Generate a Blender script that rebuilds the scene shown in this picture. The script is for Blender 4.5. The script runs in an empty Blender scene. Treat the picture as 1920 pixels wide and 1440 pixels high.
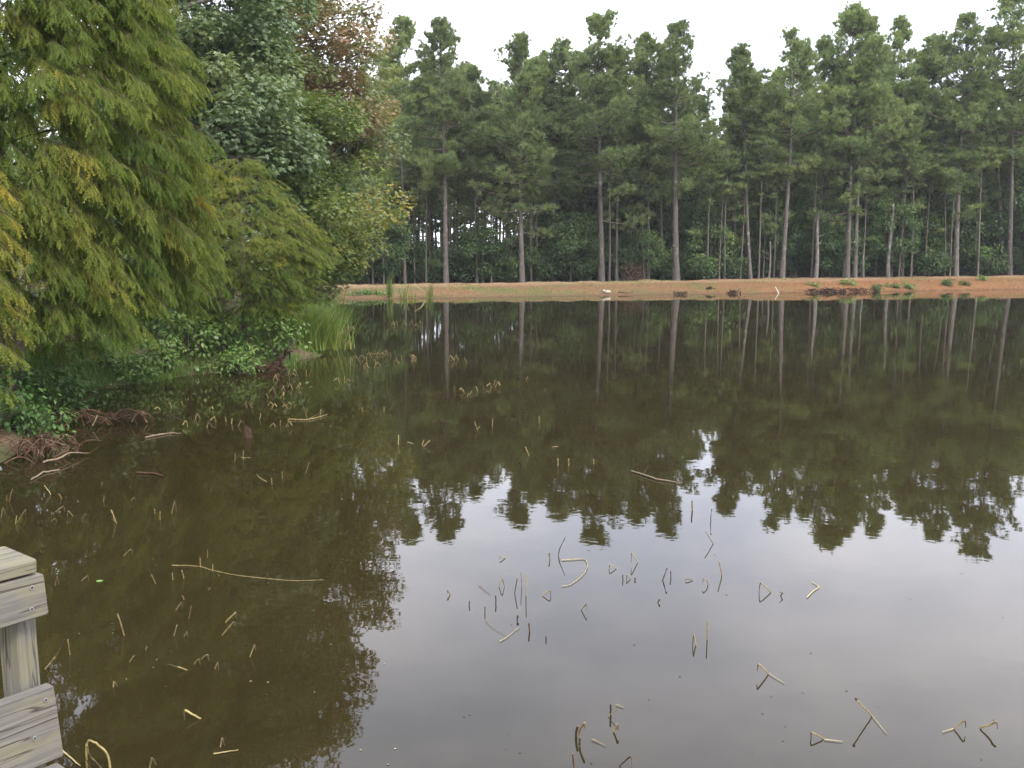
import bpy, math, random
import numpy as np
from mathutils import Vector, noise as mnoise

# ------------------------------------------------------------------ camera, sky, sun, exposure
SC = bpy.context.scene
COL = SC.collection
RAD = math.radians
F = 1750.0                      # focal length in pixels of the 1920 px wide photograph
PITCH = RAD(8.0)
EYE = 2.2

cam_data = bpy.data.cameras.new("camera")
cam = bpy.data.objects.new("camera", cam_data)
COL.objects.link(cam)
cam.location = (0, 0, EYE)
cam.rotation_euler = (RAD(90) - PITCH, 0, 0)
cam_data.sensor_fit = 'HORIZONTAL'
cam_data.angle = 2 * math.atan(960 / F)
cam_data.clip_start = 0.05
cam_data.clip_end = 2000
SC.camera = cam

SUN_EL, SUN_AZ = RAD(46), RAD(140)      # thinly veiled, behind the camera and to the right
world = bpy.data.worlds.new("World")
SC.world = world
world.use_nodes = True
wn, wl = world.node_tree.nodes, world.node_tree.links
wn.clear()
w_out = wn.new('ShaderNodeOutputWorld')
w_bg = wn.new('ShaderNodeBackground')
w_bg.inputs['Strength'].default_value = 0.1
w_sky = wn.new('ShaderNodeTexSky')
w_sky.sky_type = 'NISHITA'
w_sky.sun_disc = False
w_sky.sun_elevation = SUN_EL
w_sky.sun_rotation = SUN_AZ
w_tc = wn.new('ShaderNodeTexCoord')
w_map = wn.new('ShaderNodeMapping')
w_map.inputs['Scale'].default_value = (1.0, 1.0, 2.6)
w_noise = wn.new('ShaderNodeTexNoise')
w_noise.inputs['Scale'].default_value = 3.0
w_noise.inputs['Detail'].default_value = 5
w_noise.inputs['Roughness'].default_value = 0.55
w_ramp = wn.new('ShaderNodeValToRGB')
w_ramp.color_ramp.elements[0].position = 0.34
w_ramp.color_ramp.elements[0].color = (8.3, 8.8, 10.5, 1)
w_ramp.color_ramp.elements[1].position = 0.66
w_ramp.color_ramp.elements[1].color = (13.2, 13.0, 13.9, 1)
w_mix = wn.new('ShaderNodeMix')
w_mix.data_type = 'RGBA'
w_mix.inputs[0].default_value = 0.93                   # overcast deck over the clear-sky colour
wl.new(w_tc.outputs['Generated'], w_map.inputs['Vector'])
wl.new(w_map.outputs['Vector'], w_noise.inputs['Vector'])
wl.new(w_noise.outputs['Fac'], w_ramp.inputs['Fac'])
wl.new(w_sky.outputs['Color'], w_mix.inputs[6])
wl.new(w_ramp.outputs['Color'], w_mix.inputs[7])
w_dot = wn.new('ShaderNodeVectorMath')                 # the deck is slightly brighter ahead of the camera
w_dot.operation = 'DOT_PRODUCT'
w_dot.inputs[1].default_value = (.15, .90, .41)
wl.new(w_tc.outputs['Generated'], w_dot.inputs[0])
w_mr = wn.new('ShaderNodeMapRange')
w_mr.inputs['From Min'].default_value = -.5
w_mr.inputs['From Max'].default_value = .85
w_mr.inputs['To Min'].default_value = .85
w_mr.inputs['To Max'].default_value = 1.0
wl.new(w_dot.outputs['Value'], w_mr.inputs['Value'])
w_mul = wn.new('ShaderNodeVectorMath')
w_mul.operation = 'SCALE'
wl.new(w_mix.outputs[2], w_mul.inputs[0])
wl.new(w_mr.outputs['Result'], w_mul.inputs['Scale'])
wl.new(w_mul.outputs['Vector'], w_bg.inputs['Color'])
wl.new(w_bg.outputs['Background'], w_out.inputs['Surface'])

sun_data = bpy.data.lights.new("sun", 'SUN')
sun_data.energy = 1.5
sun_data.angle = RAD(14)
sun_data.color = (1.0, 0.96, 0.89)
sun = bpy.data.objects.new("sun", sun_data)
COL.objects.link(sun)
sd = Vector((math.sin(SUN_AZ) * math.cos(SUN_EL), math.cos(SUN_AZ) * math.cos(SUN_EL), math.sin(SUN_EL)))
sun.rotation_euler = sd.to_track_quat('Z', 'Y').to_euler()
sun.location = (0, 0, 60)

SC.view_settings.view_transform = 'Standard'
SC.view_settings.look = 'None'
SC.view_settings.gamma = 1
SC.view_settings.exposure = 1.6
SC.render.engine = 'CYCLES'
SC.cycles.max_bounces = 8
SC.cycles.diffuse_bounces = 5
SC.cycles.glossy_bounces = 3
SC.cycles.transmission_bounces = 4
SC.cycles.transparent_max_bounces = 6
SC.cycles.use_denoising = True

rng = np.random.default_rng(11)
random.seed(11)

# ------------------------------------------------------------------ pixels of the photograph -> points of the place
SP, CP = math.sin(PITCH), math.cos(PITCH)
def ray(px, py):
    u, v = (px - 960) / F, (py - 720) / F
    return np.array([u, CP - v * SP, -SP - v * CP])
def on_plane(px, py, z=0.0):
    d = ray(px, py)
    k = (z - EYE) / d[2]
    return np.array([0, 0, EYE]) + d * k
def at_depth(px, py, Y):
    d = ray(px, py)
    return np.array([0, 0, EYE]) + d * (Y / d[1])

# ------------------------------------------------------------------ mesh helpers
class Geo:
    def __init__(self):
        self.v, self.f, self.t, self.m, self.n = [], [], [], [], 0
    def add(self, v, f, tint=0.5, mat=0):
        v = np.asarray(v, float).reshape(-1, 3)
        f = np.asarray(f, int)
        self.v.append(v)
        self.f.append(f + self.n)
        self.t.append(np.broadcast_to(np.asarray(tint, float), (len(v),)))
        self.m.append(np.full(len(f), mat))
        self.n += len(v)
    def stamp(self, tv, tf, P, D, N, SL, SW, tint, mat=0):
        n = len(P)
        if n == 0:
            return
        D = unit(D)
        W = np.cross(N, D)
        W = unit(W + 1e-6)
        N2 = np.cross(D, W)
        SL = np.broadcast_to(SL, (n,))[:, None, None]
        SW = np.broadcast_to(SW, (n,))[:, None, None]
        V = (P[:, None, :] + SL * tv[None, :, 0:1] * D[:, None, :] + SW * tv[None, :, 1:2] * W[:, None, :]
             + SW * tv[None, :, 2:3] * N2[:, None, :])
        k = len(tv)
        fo = (tf[None] + (np.arange(n) * k)[:, None, None]).reshape(-1, tf.shape[1])
        self.add(V.reshape(-1, 3), fo, np.repeat(np.broadcast_to(tint, (n,)), k), mat)
    def tube(self, pts, rad, sides=6, tint=0.5, mat=0, cap=True):
        p = np.asarray(pts, float)
        n = len(p)
        r = np.broadcast_to(np.asarray(rad, float), (n,))
        T = unit(np.gradient(p, axis=0))
        ref = np.array([0.31, 0.95, 0.05]) if abs(T[0][2]) > 0.7 else np.array([0.05, 0.1, 1.0])
        A = unit(np.cross(T, ref))
        B = np.cross(T, A)
        a = np.arange(sides) / sides * 2 * np.pi
        ring = p[:, None] + r[:, None, None] * (np.cos(a)[None, :, None] * A[:, None] + np.sin(a)[None, :, None] * B[:, None])
        i, j = np.meshgrid(np.arange(n - 1), np.arange(sides), indexing='ij')
        a0 = i * sides + j
        a1 = i * sides + (j + 1) % sides
        f = np.stack([a0, a1, a1 + sides, a0 + sides], -1).reshape(-1, 4)
        self.add(ring.reshape(-1, 3), f, tint, mat)
        if cap:
            for e, idx in ((0, 0), (n - 1, n - 1)):
                c = p[idx]
                rv = np.vstack([ring[idx], c[None]])
                k = np.arange(sides)
                self.add(rv, np.stack([k, (k + 1) % sides, np.full(sides, sides)], -1), tint, mat)
    def box(self, x0, x1, y0, y1, z0, z1, tint=0.5, mat=0):
        v = [(x, y, z) for x in (x0, x1) for y in (y0, y1) for z in (z0, z1)]
        f = [(0, 1, 3, 2), (4, 6, 7, 5), (0, 4, 5, 1), (2, 3, 7, 6), (0, 2, 6, 4), (1, 5, 7, 3)]
        self.add(v, f, tint, mat)
    def mesh(self, name, mats, smooth=True):
        me = bpy.data.meshes.new(name)
        V = np.concatenate(self.v).astype(np.float32)
        me.vertices.add(len(V))
        me.vertices.foreach_set("co", V.ravel())
        tot = np.concatenate([np.full(len(f), f.shape[1]) for f in self.f])
        idx = np.concatenate([f.ravel() for f in self.f]).astype(np.int32)
        me.loops.add(len(idx))
        me.loops.foreach_set("vertex_index", idx)
        me.polygons.add(len(tot))
        st = np.concatenate([[0], np.cumsum(tot)[:-1]]).astype(np.int32)
        me.polygons.foreach_set("loop_start", st)
        me.polygons.foreach_set("loop_total", tot.astype(np.int32))
        me.polygons.foreach_set("use_smooth", np.full(len(tot), smooth))
        me.polygons.foreach_set("material_index", np.concatenate(self.m).astype(np.int32))
        at = me.attributes.new("tint", 'FLOAT', 'POINT')
        at.data.foreach_set("value", np.concatenate(self.t).astype(np.float32))
        for m in mats:
            me.materials.append(m)
        me.update(calc_edges=True)
        return me

def unit(a):
    return a / np.maximum(np.linalg.norm(a, axis=-1, keepdims=True), 1e-9)
def rsph(n):
    return unit(rng.normal(size=(n, 3)))

def link(name, me, parent=None, loc=(0, 0, 0)):
    o = bpy.data.objects.new(name, me)
    COL.objects.link(o)
    o.location = loc
    if parent is not None:
        o.parent = parent
    return o
def tag(o, label, cat, group=None, kind=None):
    o["label"] = label
    o["category"] = cat
    if group:
        o["group"] = group
    if kind:
        o["kind"] = kind
    return o
def thing(name, label, cat, loc, rz=0.0, group=None, scale=1.0):
    o = bpy.data.objects.new(name, None)
    o.empty_display_size = 0.2
    COL.objects.link(o)
    o.location = loc
    o.rotation_euler = (0, 0, rz)
    o.scale = (scale,) * 3 if np.isscalar(scale) else scale
    return tag(o, label, cat, group)

# templates (along, across, up)
T_LEAF = (np.array([(0, 0, 0), (.42, .5, .10), (1, 0, -.04), (.42, -.5, .10)]), np.array([(0, 3, 2), (0, 2, 1)]))
T_NEEDLE = (np.array([(0, .5, 0), (0, -.5, 0), (1, 0, 0.)]), np.array([(0, 1, 2)]))
T_BLADE = (np.array([(0, .5, 0), (0, -.5, 0), (.5, .42, .10), (.5, -.42, .10), (1, 0, -.05)]), np.array([(0, 1, 3), (0, 3, 2), (2, 3, 4)]))
_a = np.array([0, 72, 144, 216, 288]) * np.pi / 180
T_STICK = (np.array([(0, 0, .5), (0, .43, -.25), (0, -.43, -.25), (1, 0, .4), (1, .34, -.2), (1, -.34, -.2)]),
           np.array([(0, 1, 4, 3), (1, 2, 5, 4), (2, 0, 3, 5)]))
def _star():
    v, f = [], []
    ang = [-140, -70, 0, 70, 140]
    for k, a in enumerate(ang):
        L = (.44, .52, .58, .52, .44)[k]
        for e, ll in ((-48, .20), (0, L), (48, .20)):
            b = RAD(a + e)
            v.append((.42 + ll * math.cos(b), ll * math.sin(b), -.05 * abs(math.sin(b)) - (.06 if e == 0 else 0)))
        f.append((3 * k, 3 * k + 1, 3 * k + 2))
    v = np.array(v + [(.2, 0, 0)])
    f.append((2, 8, 11))
    f += [(0, 3, 9), (0, 9, 12)]
    return v, np.array(f)
T_STAR = _star()
def _comb(n=3):
    v = [(0, .05, 0), (0, -.05, 0), (1, 0, 0)]
    f = [(0, 1, 2)]
    for k in range(n):
        x = .06 + .78 * k / n
        w = .5 * math.sin(math.pi * (.16 + .78 * k / n))
        for s in (1, -1):
            o = len(v)
            v += [(x, 0, 0), (x + .17, 0, 0), (x + .26, s * w, -.05)]
            f.append((o, o + 1, o + 2))
    return np.array(v), np.array(f)
T_COMB = _comb()

# ------------------------------------------------------------------ materials
def new_mat(name):
    m = bpy.data.materials.new(name)
    m.use_nodes = True
    nt = m.node_tree
    nt.nodes.clear()
    out = nt.nodes.new('ShaderNodeOutputMaterial')
    return m, nt, nt.nodes, nt.links, out
def ramp(nodes, stops):
    r = nodes.new('ShaderNodeValToRGB')
    el = r.color_ramp.elements
    while len(el) < len(stops):
        el.new(0.5)
    for e, (p, c) in zip(el, stops):
        e.position = p
        e.color = (*c, 1)
    return r
def noise_node(nodes, links, vec, scale, detail=4, rough=.55, dist=0.0):
    n = nodes.new('ShaderNodeTexNoise')
    n.inputs['Scale'].default_value = scale
    n.inputs['Detail'].default_value = detail
    n.inputs['Roughness'].default_value = rough
    n.inputs['Distortion'].default_value = dist
    if vec is not None:
        links.new(vec, n.inputs['Vector'])
    return n
def mixc(nodes, links, fac, a, b, blend='MIX'):
    m = nodes.new('ShaderNodeMix')
    m.data_type = 'RGBA'
    m.blend_type = blend
    for sock, val in ((0, fac), (6, a), (7, b)):
        if hasattr(val, 'is_linked'):
            links.new(val, m.inputs[sock])
        else:
            m.inputs[sock].default_value = val if sock == 0 else (*val, 1)
    return m.outputs[2]
def math_node(nodes, links, op, a, b=0.0, clamp=False):
    m = nodes.new('ShaderNodeMath')
    m.operation = op
    m.use_clamp = clamp
    for s, val in ((0, a), (1, b)):
        if hasattr(val, 'is_linked'):
            links.new(val, m.inputs[s])
        else:
            m.inputs[s].default_value = val
    return m.outputs[0]

def leaf_mat(name, stops, trans=.3, rough=.5, vary=.16, spec=.35):
    m, nt, N, L, out = new_mat(name)
    at = N.new('ShaderNodeAttribute')
    at.attribute_name = 'tint'
    rp = ramp(N, stops)
    L.new(at.outputs['Fac'], rp.inputs['Fac'])
    oi = N.new('ShaderNodeObjectInfo')
    hv = N.new('ShaderNodeHueSaturation')
    mr = N.new('ShaderNodeMapRange')
    mr.inputs['To Min'].default_value = 1 - vary
    mr.inputs['To Max'].default_value = 1 + vary
    L.new(oi.outputs['Random'], mr.inputs['Value'])
    L.new(mr.outputs['Result'], hv.inputs['Value'])
    L.new(rp.outputs['Color'], hv.inputs['Color'])
    pb = N.new('ShaderNodeBsdfPrincipled')
    pb.inputs['Roughness'].default_value = rough
    pb.inputs['Specular IOR Level'].default_value = spec
    L.new(hv.outputs['Color'], pb.inputs['Base Color'])
    tr = N.new('ShaderNodeBsdfTranslucent')
    tc = mixc(N, L, 1.0, hv.outputs['Color'], (1.0, 1.05, .55), 'MULTIPLY')
    L.new(tc, tr.inputs['Color'])
    ms = N.new('ShaderNodeMixShader')
    ms.inputs[0].default_value = trans
    L.new(pb.outputs[0], ms.inputs[1])
    L.new(tr.outputs[0], ms.inputs[2])
    L.new(ms.outputs[0], out.inputs['Surface'])
    return m

def bark_mat(name, dark, light, patch=None, sc=(14, 14, 2.2), bump=.5, patch_lo=.56):
    m, nt, N, L, out = new_mat(name)
    tc = N.new('ShaderNodeTexCoord')
    mp = N.new('ShaderNodeMapping')
    mp.inputs['Scale'].default_value = sc
    L.new(tc.outputs['Object'], mp.inputs['Vector'])
    n1 = noise_node(N, L, mp.outputs[0], 1.0, 6, .65)
    r1 = ramp(N, [(.3, dark), (.7, light)])
    L.new(n1.outputs['Fac'], r1.inputs['Fac'])
    colr = r1.outputs['Color']
    if patch:
        n2 = noise_node(N, L, tc.outputs['Object'], 2.6, 5, .7)
        r2 = ramp(N, [(patch_lo, (0, 0, 0)), (patch_lo + .1, (1, 1, 1))])
        L.new(n2.outputs['Fac'], r2.inputs['Fac'])
        colr = mixc(N, L, r2.outputs['Color'], colr, patch)
    oi = N.new('ShaderNodeObjectInfo')
    mr = N.new('ShaderNodeMapRange')
    mr.inputs['To Min'].default_value = .75
    mr.inputs['To Max'].default_value = 1.2
    L.new(oi.outputs['Random'], mr.inputs['Value'])
    hv = N.new('ShaderNodeHueSaturation')
    L.new(mr.outputs['Result'], hv.inputs['Value'])
    L.new(colr, hv.inputs['Color'])
    pb = N.new('ShaderNodeBsdfPrincipled')
    pb.inputs['Roughness'].default_value = .9
    pb.inputs['Specular IOR Level'].default_value = .2
    L.new(hv.outputs['Color'], pb.inputs['Base Color'])
    bp = N.new('ShaderNodeBump')
    bp.inputs['Strength'].default_value = bump
    bp.inputs['Distance'].default_value = .03
    L.new(n1.outputs['Fac'], bp.inputs['Height'])
    L.new(bp.outputs[0], pb.inputs['Normal'])
    L.new(pb.outputs[0], out.inputs['Surface'])
    return m

def tint_mat(name, stops, rough=.75, spec=.3, bumpscale=None):
    m, nt, N, L, out = new_mat(name)
    at = N.new('ShaderNodeAttribute')
    at.attribute_name = 'tint'
    tc = N.new('ShaderNodeTexCoord')
    n1 = noise_node(N, L, tc.outputs['Object'], bumpscale or 30, 4, .6)
    f = math_node(N, L, 'ADD', at.outputs['Fac'], math_node(N, L, 'MULTIPLY', math_node(N, L, 'SUBTRACT', n1.outputs['Fac'], .5), .9))
    rp = ramp(N, stops)
    L.new(f, rp.inputs['Fac'])
    pb = N.new('ShaderNodeBsdfPrincipled')
    pb.inputs['Roughness'].default_value = rough
    pb.inputs['Specular IOR Level'].default_value = spec
    L.new(rp.outputs['Color'], pb.inputs['Base Color'])
    bp = N.new('ShaderNodeBump')
    bp.inputs['Strength'].default_value = .4
    bp.inputs['Distance'].default_value = .006
    L.new(n1.outputs['Fac'], bp.inputs['Height'])
    L.new(bp.outputs[0], pb.inputs['Normal'])
    L.new(pb.outputs[0], out.inputs['Surface'])
    return m

M_PINE = leaf_mat("pine_needles", [(0, (.098, .138, .058)), (.5, (.172, .226, .088)), (1, (.262, .292, .098))], .42)
M_CYP = leaf_mat("cypress_fronds", [(0, (.062, .112, .020)), (.45, (.135, .178, .030)), (.75, (.205, .215, .038)), (1, (.340, .265, .036))], .48, .65, vary=.05, spec=.12)
M_GUM = leaf_mat("sweetgum_leaves", [(0, (.120, .178, .098)), (.5, (.200, .260, .130)), (.8, (.260, .300, .125)), (1, (.33, .32, .10))], .44, .42, vary=.05, spec=.5)
M_RED = leaf_mat("reddening_leaves", [(0, (.125, .180, .090)), (.42, (.205, .245, .110)), (.68, (.255, .220, .110)), (1, (.320, .200, .115))], .44, vary=.04)
M_YEL = leaf_mat("yellowing_leaves", [(0, (.090, .145, .045)), (.5, (.155, .205, .058)), (.82, (.235, .235, .055)), (1, (.36, .27, .045))], .42, vary=.04)
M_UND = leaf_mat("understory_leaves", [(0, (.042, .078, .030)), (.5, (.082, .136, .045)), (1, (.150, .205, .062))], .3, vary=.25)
M_DEADB = leaf_mat("dead_brown_leaves", [(0, (.06, .03, .018)), (1, (.13, .065, .035))], .2)
M_SHRUB = leaf_mat("shore_shrub_leaves", [(0, (.050, .110, .028)), (.6, (.110, .190, .045)), (1, (.220, .280, .080))], .32, .4, vary=.12)
M_GRASS = leaf_mat("grass_blades", [(0, (.070, .130, .026)), (.6, (.140, .230, .045)), (1, (.250, .260, .075))], .35)
M_REED = leaf_mat("reed_blades", [(0, (.060, .110, .030)), (.5, (.150, .205, .040)), (1, (.330, .300, .070))], .35, .45, vary=.04)
M_PAD = leaf_mat("round_leaves", [(0, (.075, .135, .045)), (1, (.200, .270, .130))], .2, .35)
M_BARK = bark_mat("pine_bark", (.052, .044, .038), (.142, .124, .108), (.30, .285, .26), patch_lo=.58)
M_BARK2 = bark_mat("thin_bark", (.060, .050, .042), (.140, .120, .100), (.28, .265, .24), patch_lo=.6)
M_PALE = bark_mat("pale_dead_bark", (.075, .066, .055), (.165, .152, .130), (.23, .22, .195), patch_lo=.52)
M_BRANCH = bark_mat("branch_bark", (.06, .045, .034), (.17, .13, .10), sc=(30, 30, 30))
M_TWIG = bark_mat("twig_bark", (.050, .042, .018), (.105, .088, .040), sc=(30, 30, 30))
M_LIMB = bark_mat("limb_bark", (.10, .088, .074), (.25, .225, .195), (.33, .31, .28))
M_STEM = tint_mat("lotus_stem", [(0, (.030, .018, .012)), (.3, (.095, .060, .028)), (.55, (.24, .185, .070)), (1, (.46, .40, .19))], .6, .35)
M_ROOT = tint_mat("root_wood", [(0, (.018, .011, .007)), (.5, (.085, .042, .025)), (1, (.19, .145, .098))], .85, .2)
M_WHITE = tint_mat("bleached_wood", [(0, (.30, .28, .24)), (1, (.62, .60, .55))], .7)
M_ROCK = tint_mat("pale_stone", [(0, (.15, .13, .09)), (.6, (.29, .26, .20)), (1, (.38, .35, .29))], .85, bumpscale=12)

def ground_mat():
    m, nt, N, L, out = new_mat("ground")
    g = N.new('ShaderNodeNewGeometry')
    pos = g.outputs['Position']
    sx = N.new('ShaderNodeSeparateXYZ')
    L.new(pos, sx.inputs[0])
    X, Y, Z = sx.outputs
    nf = noise_node(N, L, pos, 9.0, 6, .7)
    nm = noise_node(N, L, pos, 1.1, 5, .6)
    nb = noise_node(N, L, pos, .32, 4, .55)
    nfine = noise_node(N, L, pos, 38.0, 3, .7)
    # far bank: clay, straw, thin green
    clay = ramp(N, [(.34, (.064, .034, .018)), (.5, (.142, .080, .036)), (.66, (.210, .134, .080))])
    L.new(nf.outputs['Fac'], clay.inputs['Fac'])
    red = ramp(N, [(.34, (.066, .030, .015)), (.5, (.160, .076, .029)), (.66, (.235, .132, .072))])
    L.new(nf.outputs['Fac'], red.inputs['Fac'])
    rf = N.new('ShaderNodeMapRange')
    rf.inputs['From Min'].default_value = 8
    rf.inputs['From Max'].default_value = 18
    L.new(math_node(N, L, 'ADD', X, math_node(N, L, 'MULTIPLY', math_node(N, L, 'SUBTRACT', nm.outputs['Fac'], .5), 10)), rf.inputs['Value'])
    far = mixc(N, L, rf.outputs[0], clay.outputs['Color'], red.outputs['Color'])
    gr = ramp(N, [(.3, (.048, .066, .020)), (.7, (.105, .112, .040))])
    L.new(nfine.outputs['Fac'], gr.inputs['Fac'])
    gm = ramp(N, [(.48, (0, 0, 0)), (.60, (1, 1, 1))])
    L.new(nb.outputs['Fac'], gm.inputs['Fac'])
    gm2 = math_node(N, L, 'MULTIPLY', gm.outputs['Color'], math_node(N, L, 'SUBTRACT', 1.0, math_node(N, L, 'MULTIPLY', rf.outputs[0], .75)))
    gm3 = math_node(N, L, 'MULTIPLY', gm2, math_node(N, L, 'ADD', math_node(N, L, 'MULTIPLY', nm.outputs['Fac'], 1.1), .05), True)
    far = mixc(N, L, gm3, far, gr.outputs['Color'])
    # fallen-needle track along the crest
    tk = N.new('ShaderNodeMapRange')
    tk.inputs['From Min'].default_value = .38
    tk.inputs['From Max'].default_value = .52
    L.new(math_node(N, L, 'SUBTRACT', Z, math_node(N, L, 'MULTIPLY', X, .006)), tk.inputs['Value'])
    straw = ramp(N, [(.3, (.21, .125, .070)), (.7, (.34, .235, .150))])
    L.new(nf.outputs['Fac'], straw.inputs['Fac'])
    far = mixc(N, L, math_node(N, L, 'MULTIPLY', tk.outputs[0], .75), far, straw.outputs['Color'])
    # forest floor
    litter = ramp(N, [(.3, (.045, .028, .018)), (.7, (.13, .08, .048))])
    L.new(nf.outputs['Fac'], litter.inputs['Fac'])
    ff = N.new('ShaderNodeMapRange')
    ff.inputs['From Min'].default_value = 54.3
    ff.inputs['From Max'].default_value = 56.0
    L.new(math_node(N, L, 'SUBTRACT', Y, math_node(N, L, 'MULTIPLY', X, .22)), ff.inputs['Value'])
    far = mixc(N, L, ff.outputs[0], far, litter.outputs['Color'])
    # near bank: dark soil, leaf litter, moss
    near = ramp(N, [(.28, (.038, .026, .016)), (.5, (.105, .068, .042)), (.72, (.20, .145, .095))])
    L.new(nf.outputs['Fac'], near.inputs['Fac'])
    ng = ramp(N, [(.42, (0, 0, 0)), (.58, (1, 1, 1))])
    L.new(nm.outputs['Fac'], ng.inputs['Fac'])
    moss = ramp(N, [(.3, (.035, .062, .016)), (.7, (.085, .125, .034))])
    L.new(nfine.outputs['Fac'], moss.inputs['Fac'])
    nearc = mixc(N, L, ng.outputs['Color'], near.outputs['Color'], moss.outputs['Color'])
    fm = N.new('ShaderNodeMapRange')
    fm.inputs['From Min'].default_value = 38
    fm.inputs['From Max'].default_value = 42
    L.new(Y, fm.inputs['Value'])
    colr = mixc(N, L, fm.outputs[0], nearc, far)
    # wet mud at the water's edge
    wet = N.new('ShaderNodeMapRange')
    wet.inputs['From Min'].default_value = .0
    wet.inputs['From Max'].default_value = .10
    L.new(math_node(N, L, 'ADD', Z, math_node(N, L, 'MULTIPLY', math_node(N, L, 'SUBTRACT', nm.outputs['Fac'], .5), .08)), wet.inputs['Value'])
    mud = mixc(N, L, .55, colr, (.05, .032, .022))
    colr = mixc(N, L, wet.outputs[0], mud, colr)
    pb = N.new('ShaderNodeBsdfPrincipled')
    pb.inputs['Roughness'].default_value = .95
    pb.inputs['Specular IOR Level'].default_value = .15
    L.new(colr, pb.inputs['Base Color'])
    bp = N.new('ShaderNodeBump')
    bp.inputs['Strength'].default_value = .7
    bp.inputs['Distance'].default_value = .06
    L.new(math_node(N, L, 'ADD', nf.outputs['Fac'], math_node(N, L, 'MULTIPLY', nfine.outputs['Fac'], .4)), bp.inputs['Height'])
    L.new(bp.outputs[0], pb.inputs['Normal'])
    L.new(pb.outputs[0], out.inputs['Surface'])
    return m

def water_mat():
    m, nt, N, L, out = new_mat("water")
    g = N.new('ShaderNodeNewGeometry')
    pos = g.outputs['Position']
    n0 = noise_node(N, L, pos, .22, 3, .5)
    pat = ramp(N, [(.38, (.25,) * 3), (.68, (1,) * 3)])
    L.new(n0.outputs['Fac'], pat.inputs['Fac'])
    mp = N.new('ShaderNodeMapping')
    mp.inputs['Scale'].default_value = (1.0, 1.25, 1)
    mp.inputs['Rotation'].default_value = (0, 0, .2)
    L.new(pos, mp.inputs['Vector'])
    n1 = noise_node(N, L, mp.outputs[0], 5.5, 2, .5, .2)
    n2 = noise_node(N, L, mp.outputs[0], .9, 2, .5)
    h = math_node(N, L, 'ADD', math_node(N, L, 'MULTIPLY', n1.outputs['Fac'], pat.outputs['Color']), math_node(N, L, 'MULTIPLY', n2.outputs['Fac'], 1.6))
    bp = N.new('ShaderNodeBump')
    bp.inputs['Strength'].default_value = 1.0
    bp.inputs['Distance'].default_value = WATER_BUMP
    L.new(h, bp.inputs['Height'])
    silt = noise_node(N, L, pos, .5, 4, .6)
    rp = ramp(N, [(.35, (.0155, .0115, .0042)), (.65, (.0200, .0158, .0060))])
    L.new(silt.outputs['Fac'], rp.inputs['Fac'])
    pb = N.new('ShaderNodeBsdfPrincipled')
    pb.inputs['IOR'].default_value = 1.333
    pb.inputs['Roughness'].default_value = .012
    L.new(rp.outputs['Color'], pb.inputs['Base Color'])
    L.new(bp.outputs[0], pb.inputs['Normal'])
    L.new(pb.outputs[0], out.inputs['Surface'])
    return m
WATER_BUMP = .0008
GLARE_VEIL = .00034  # density of the added volume that pales the far trees like lens glare

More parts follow.
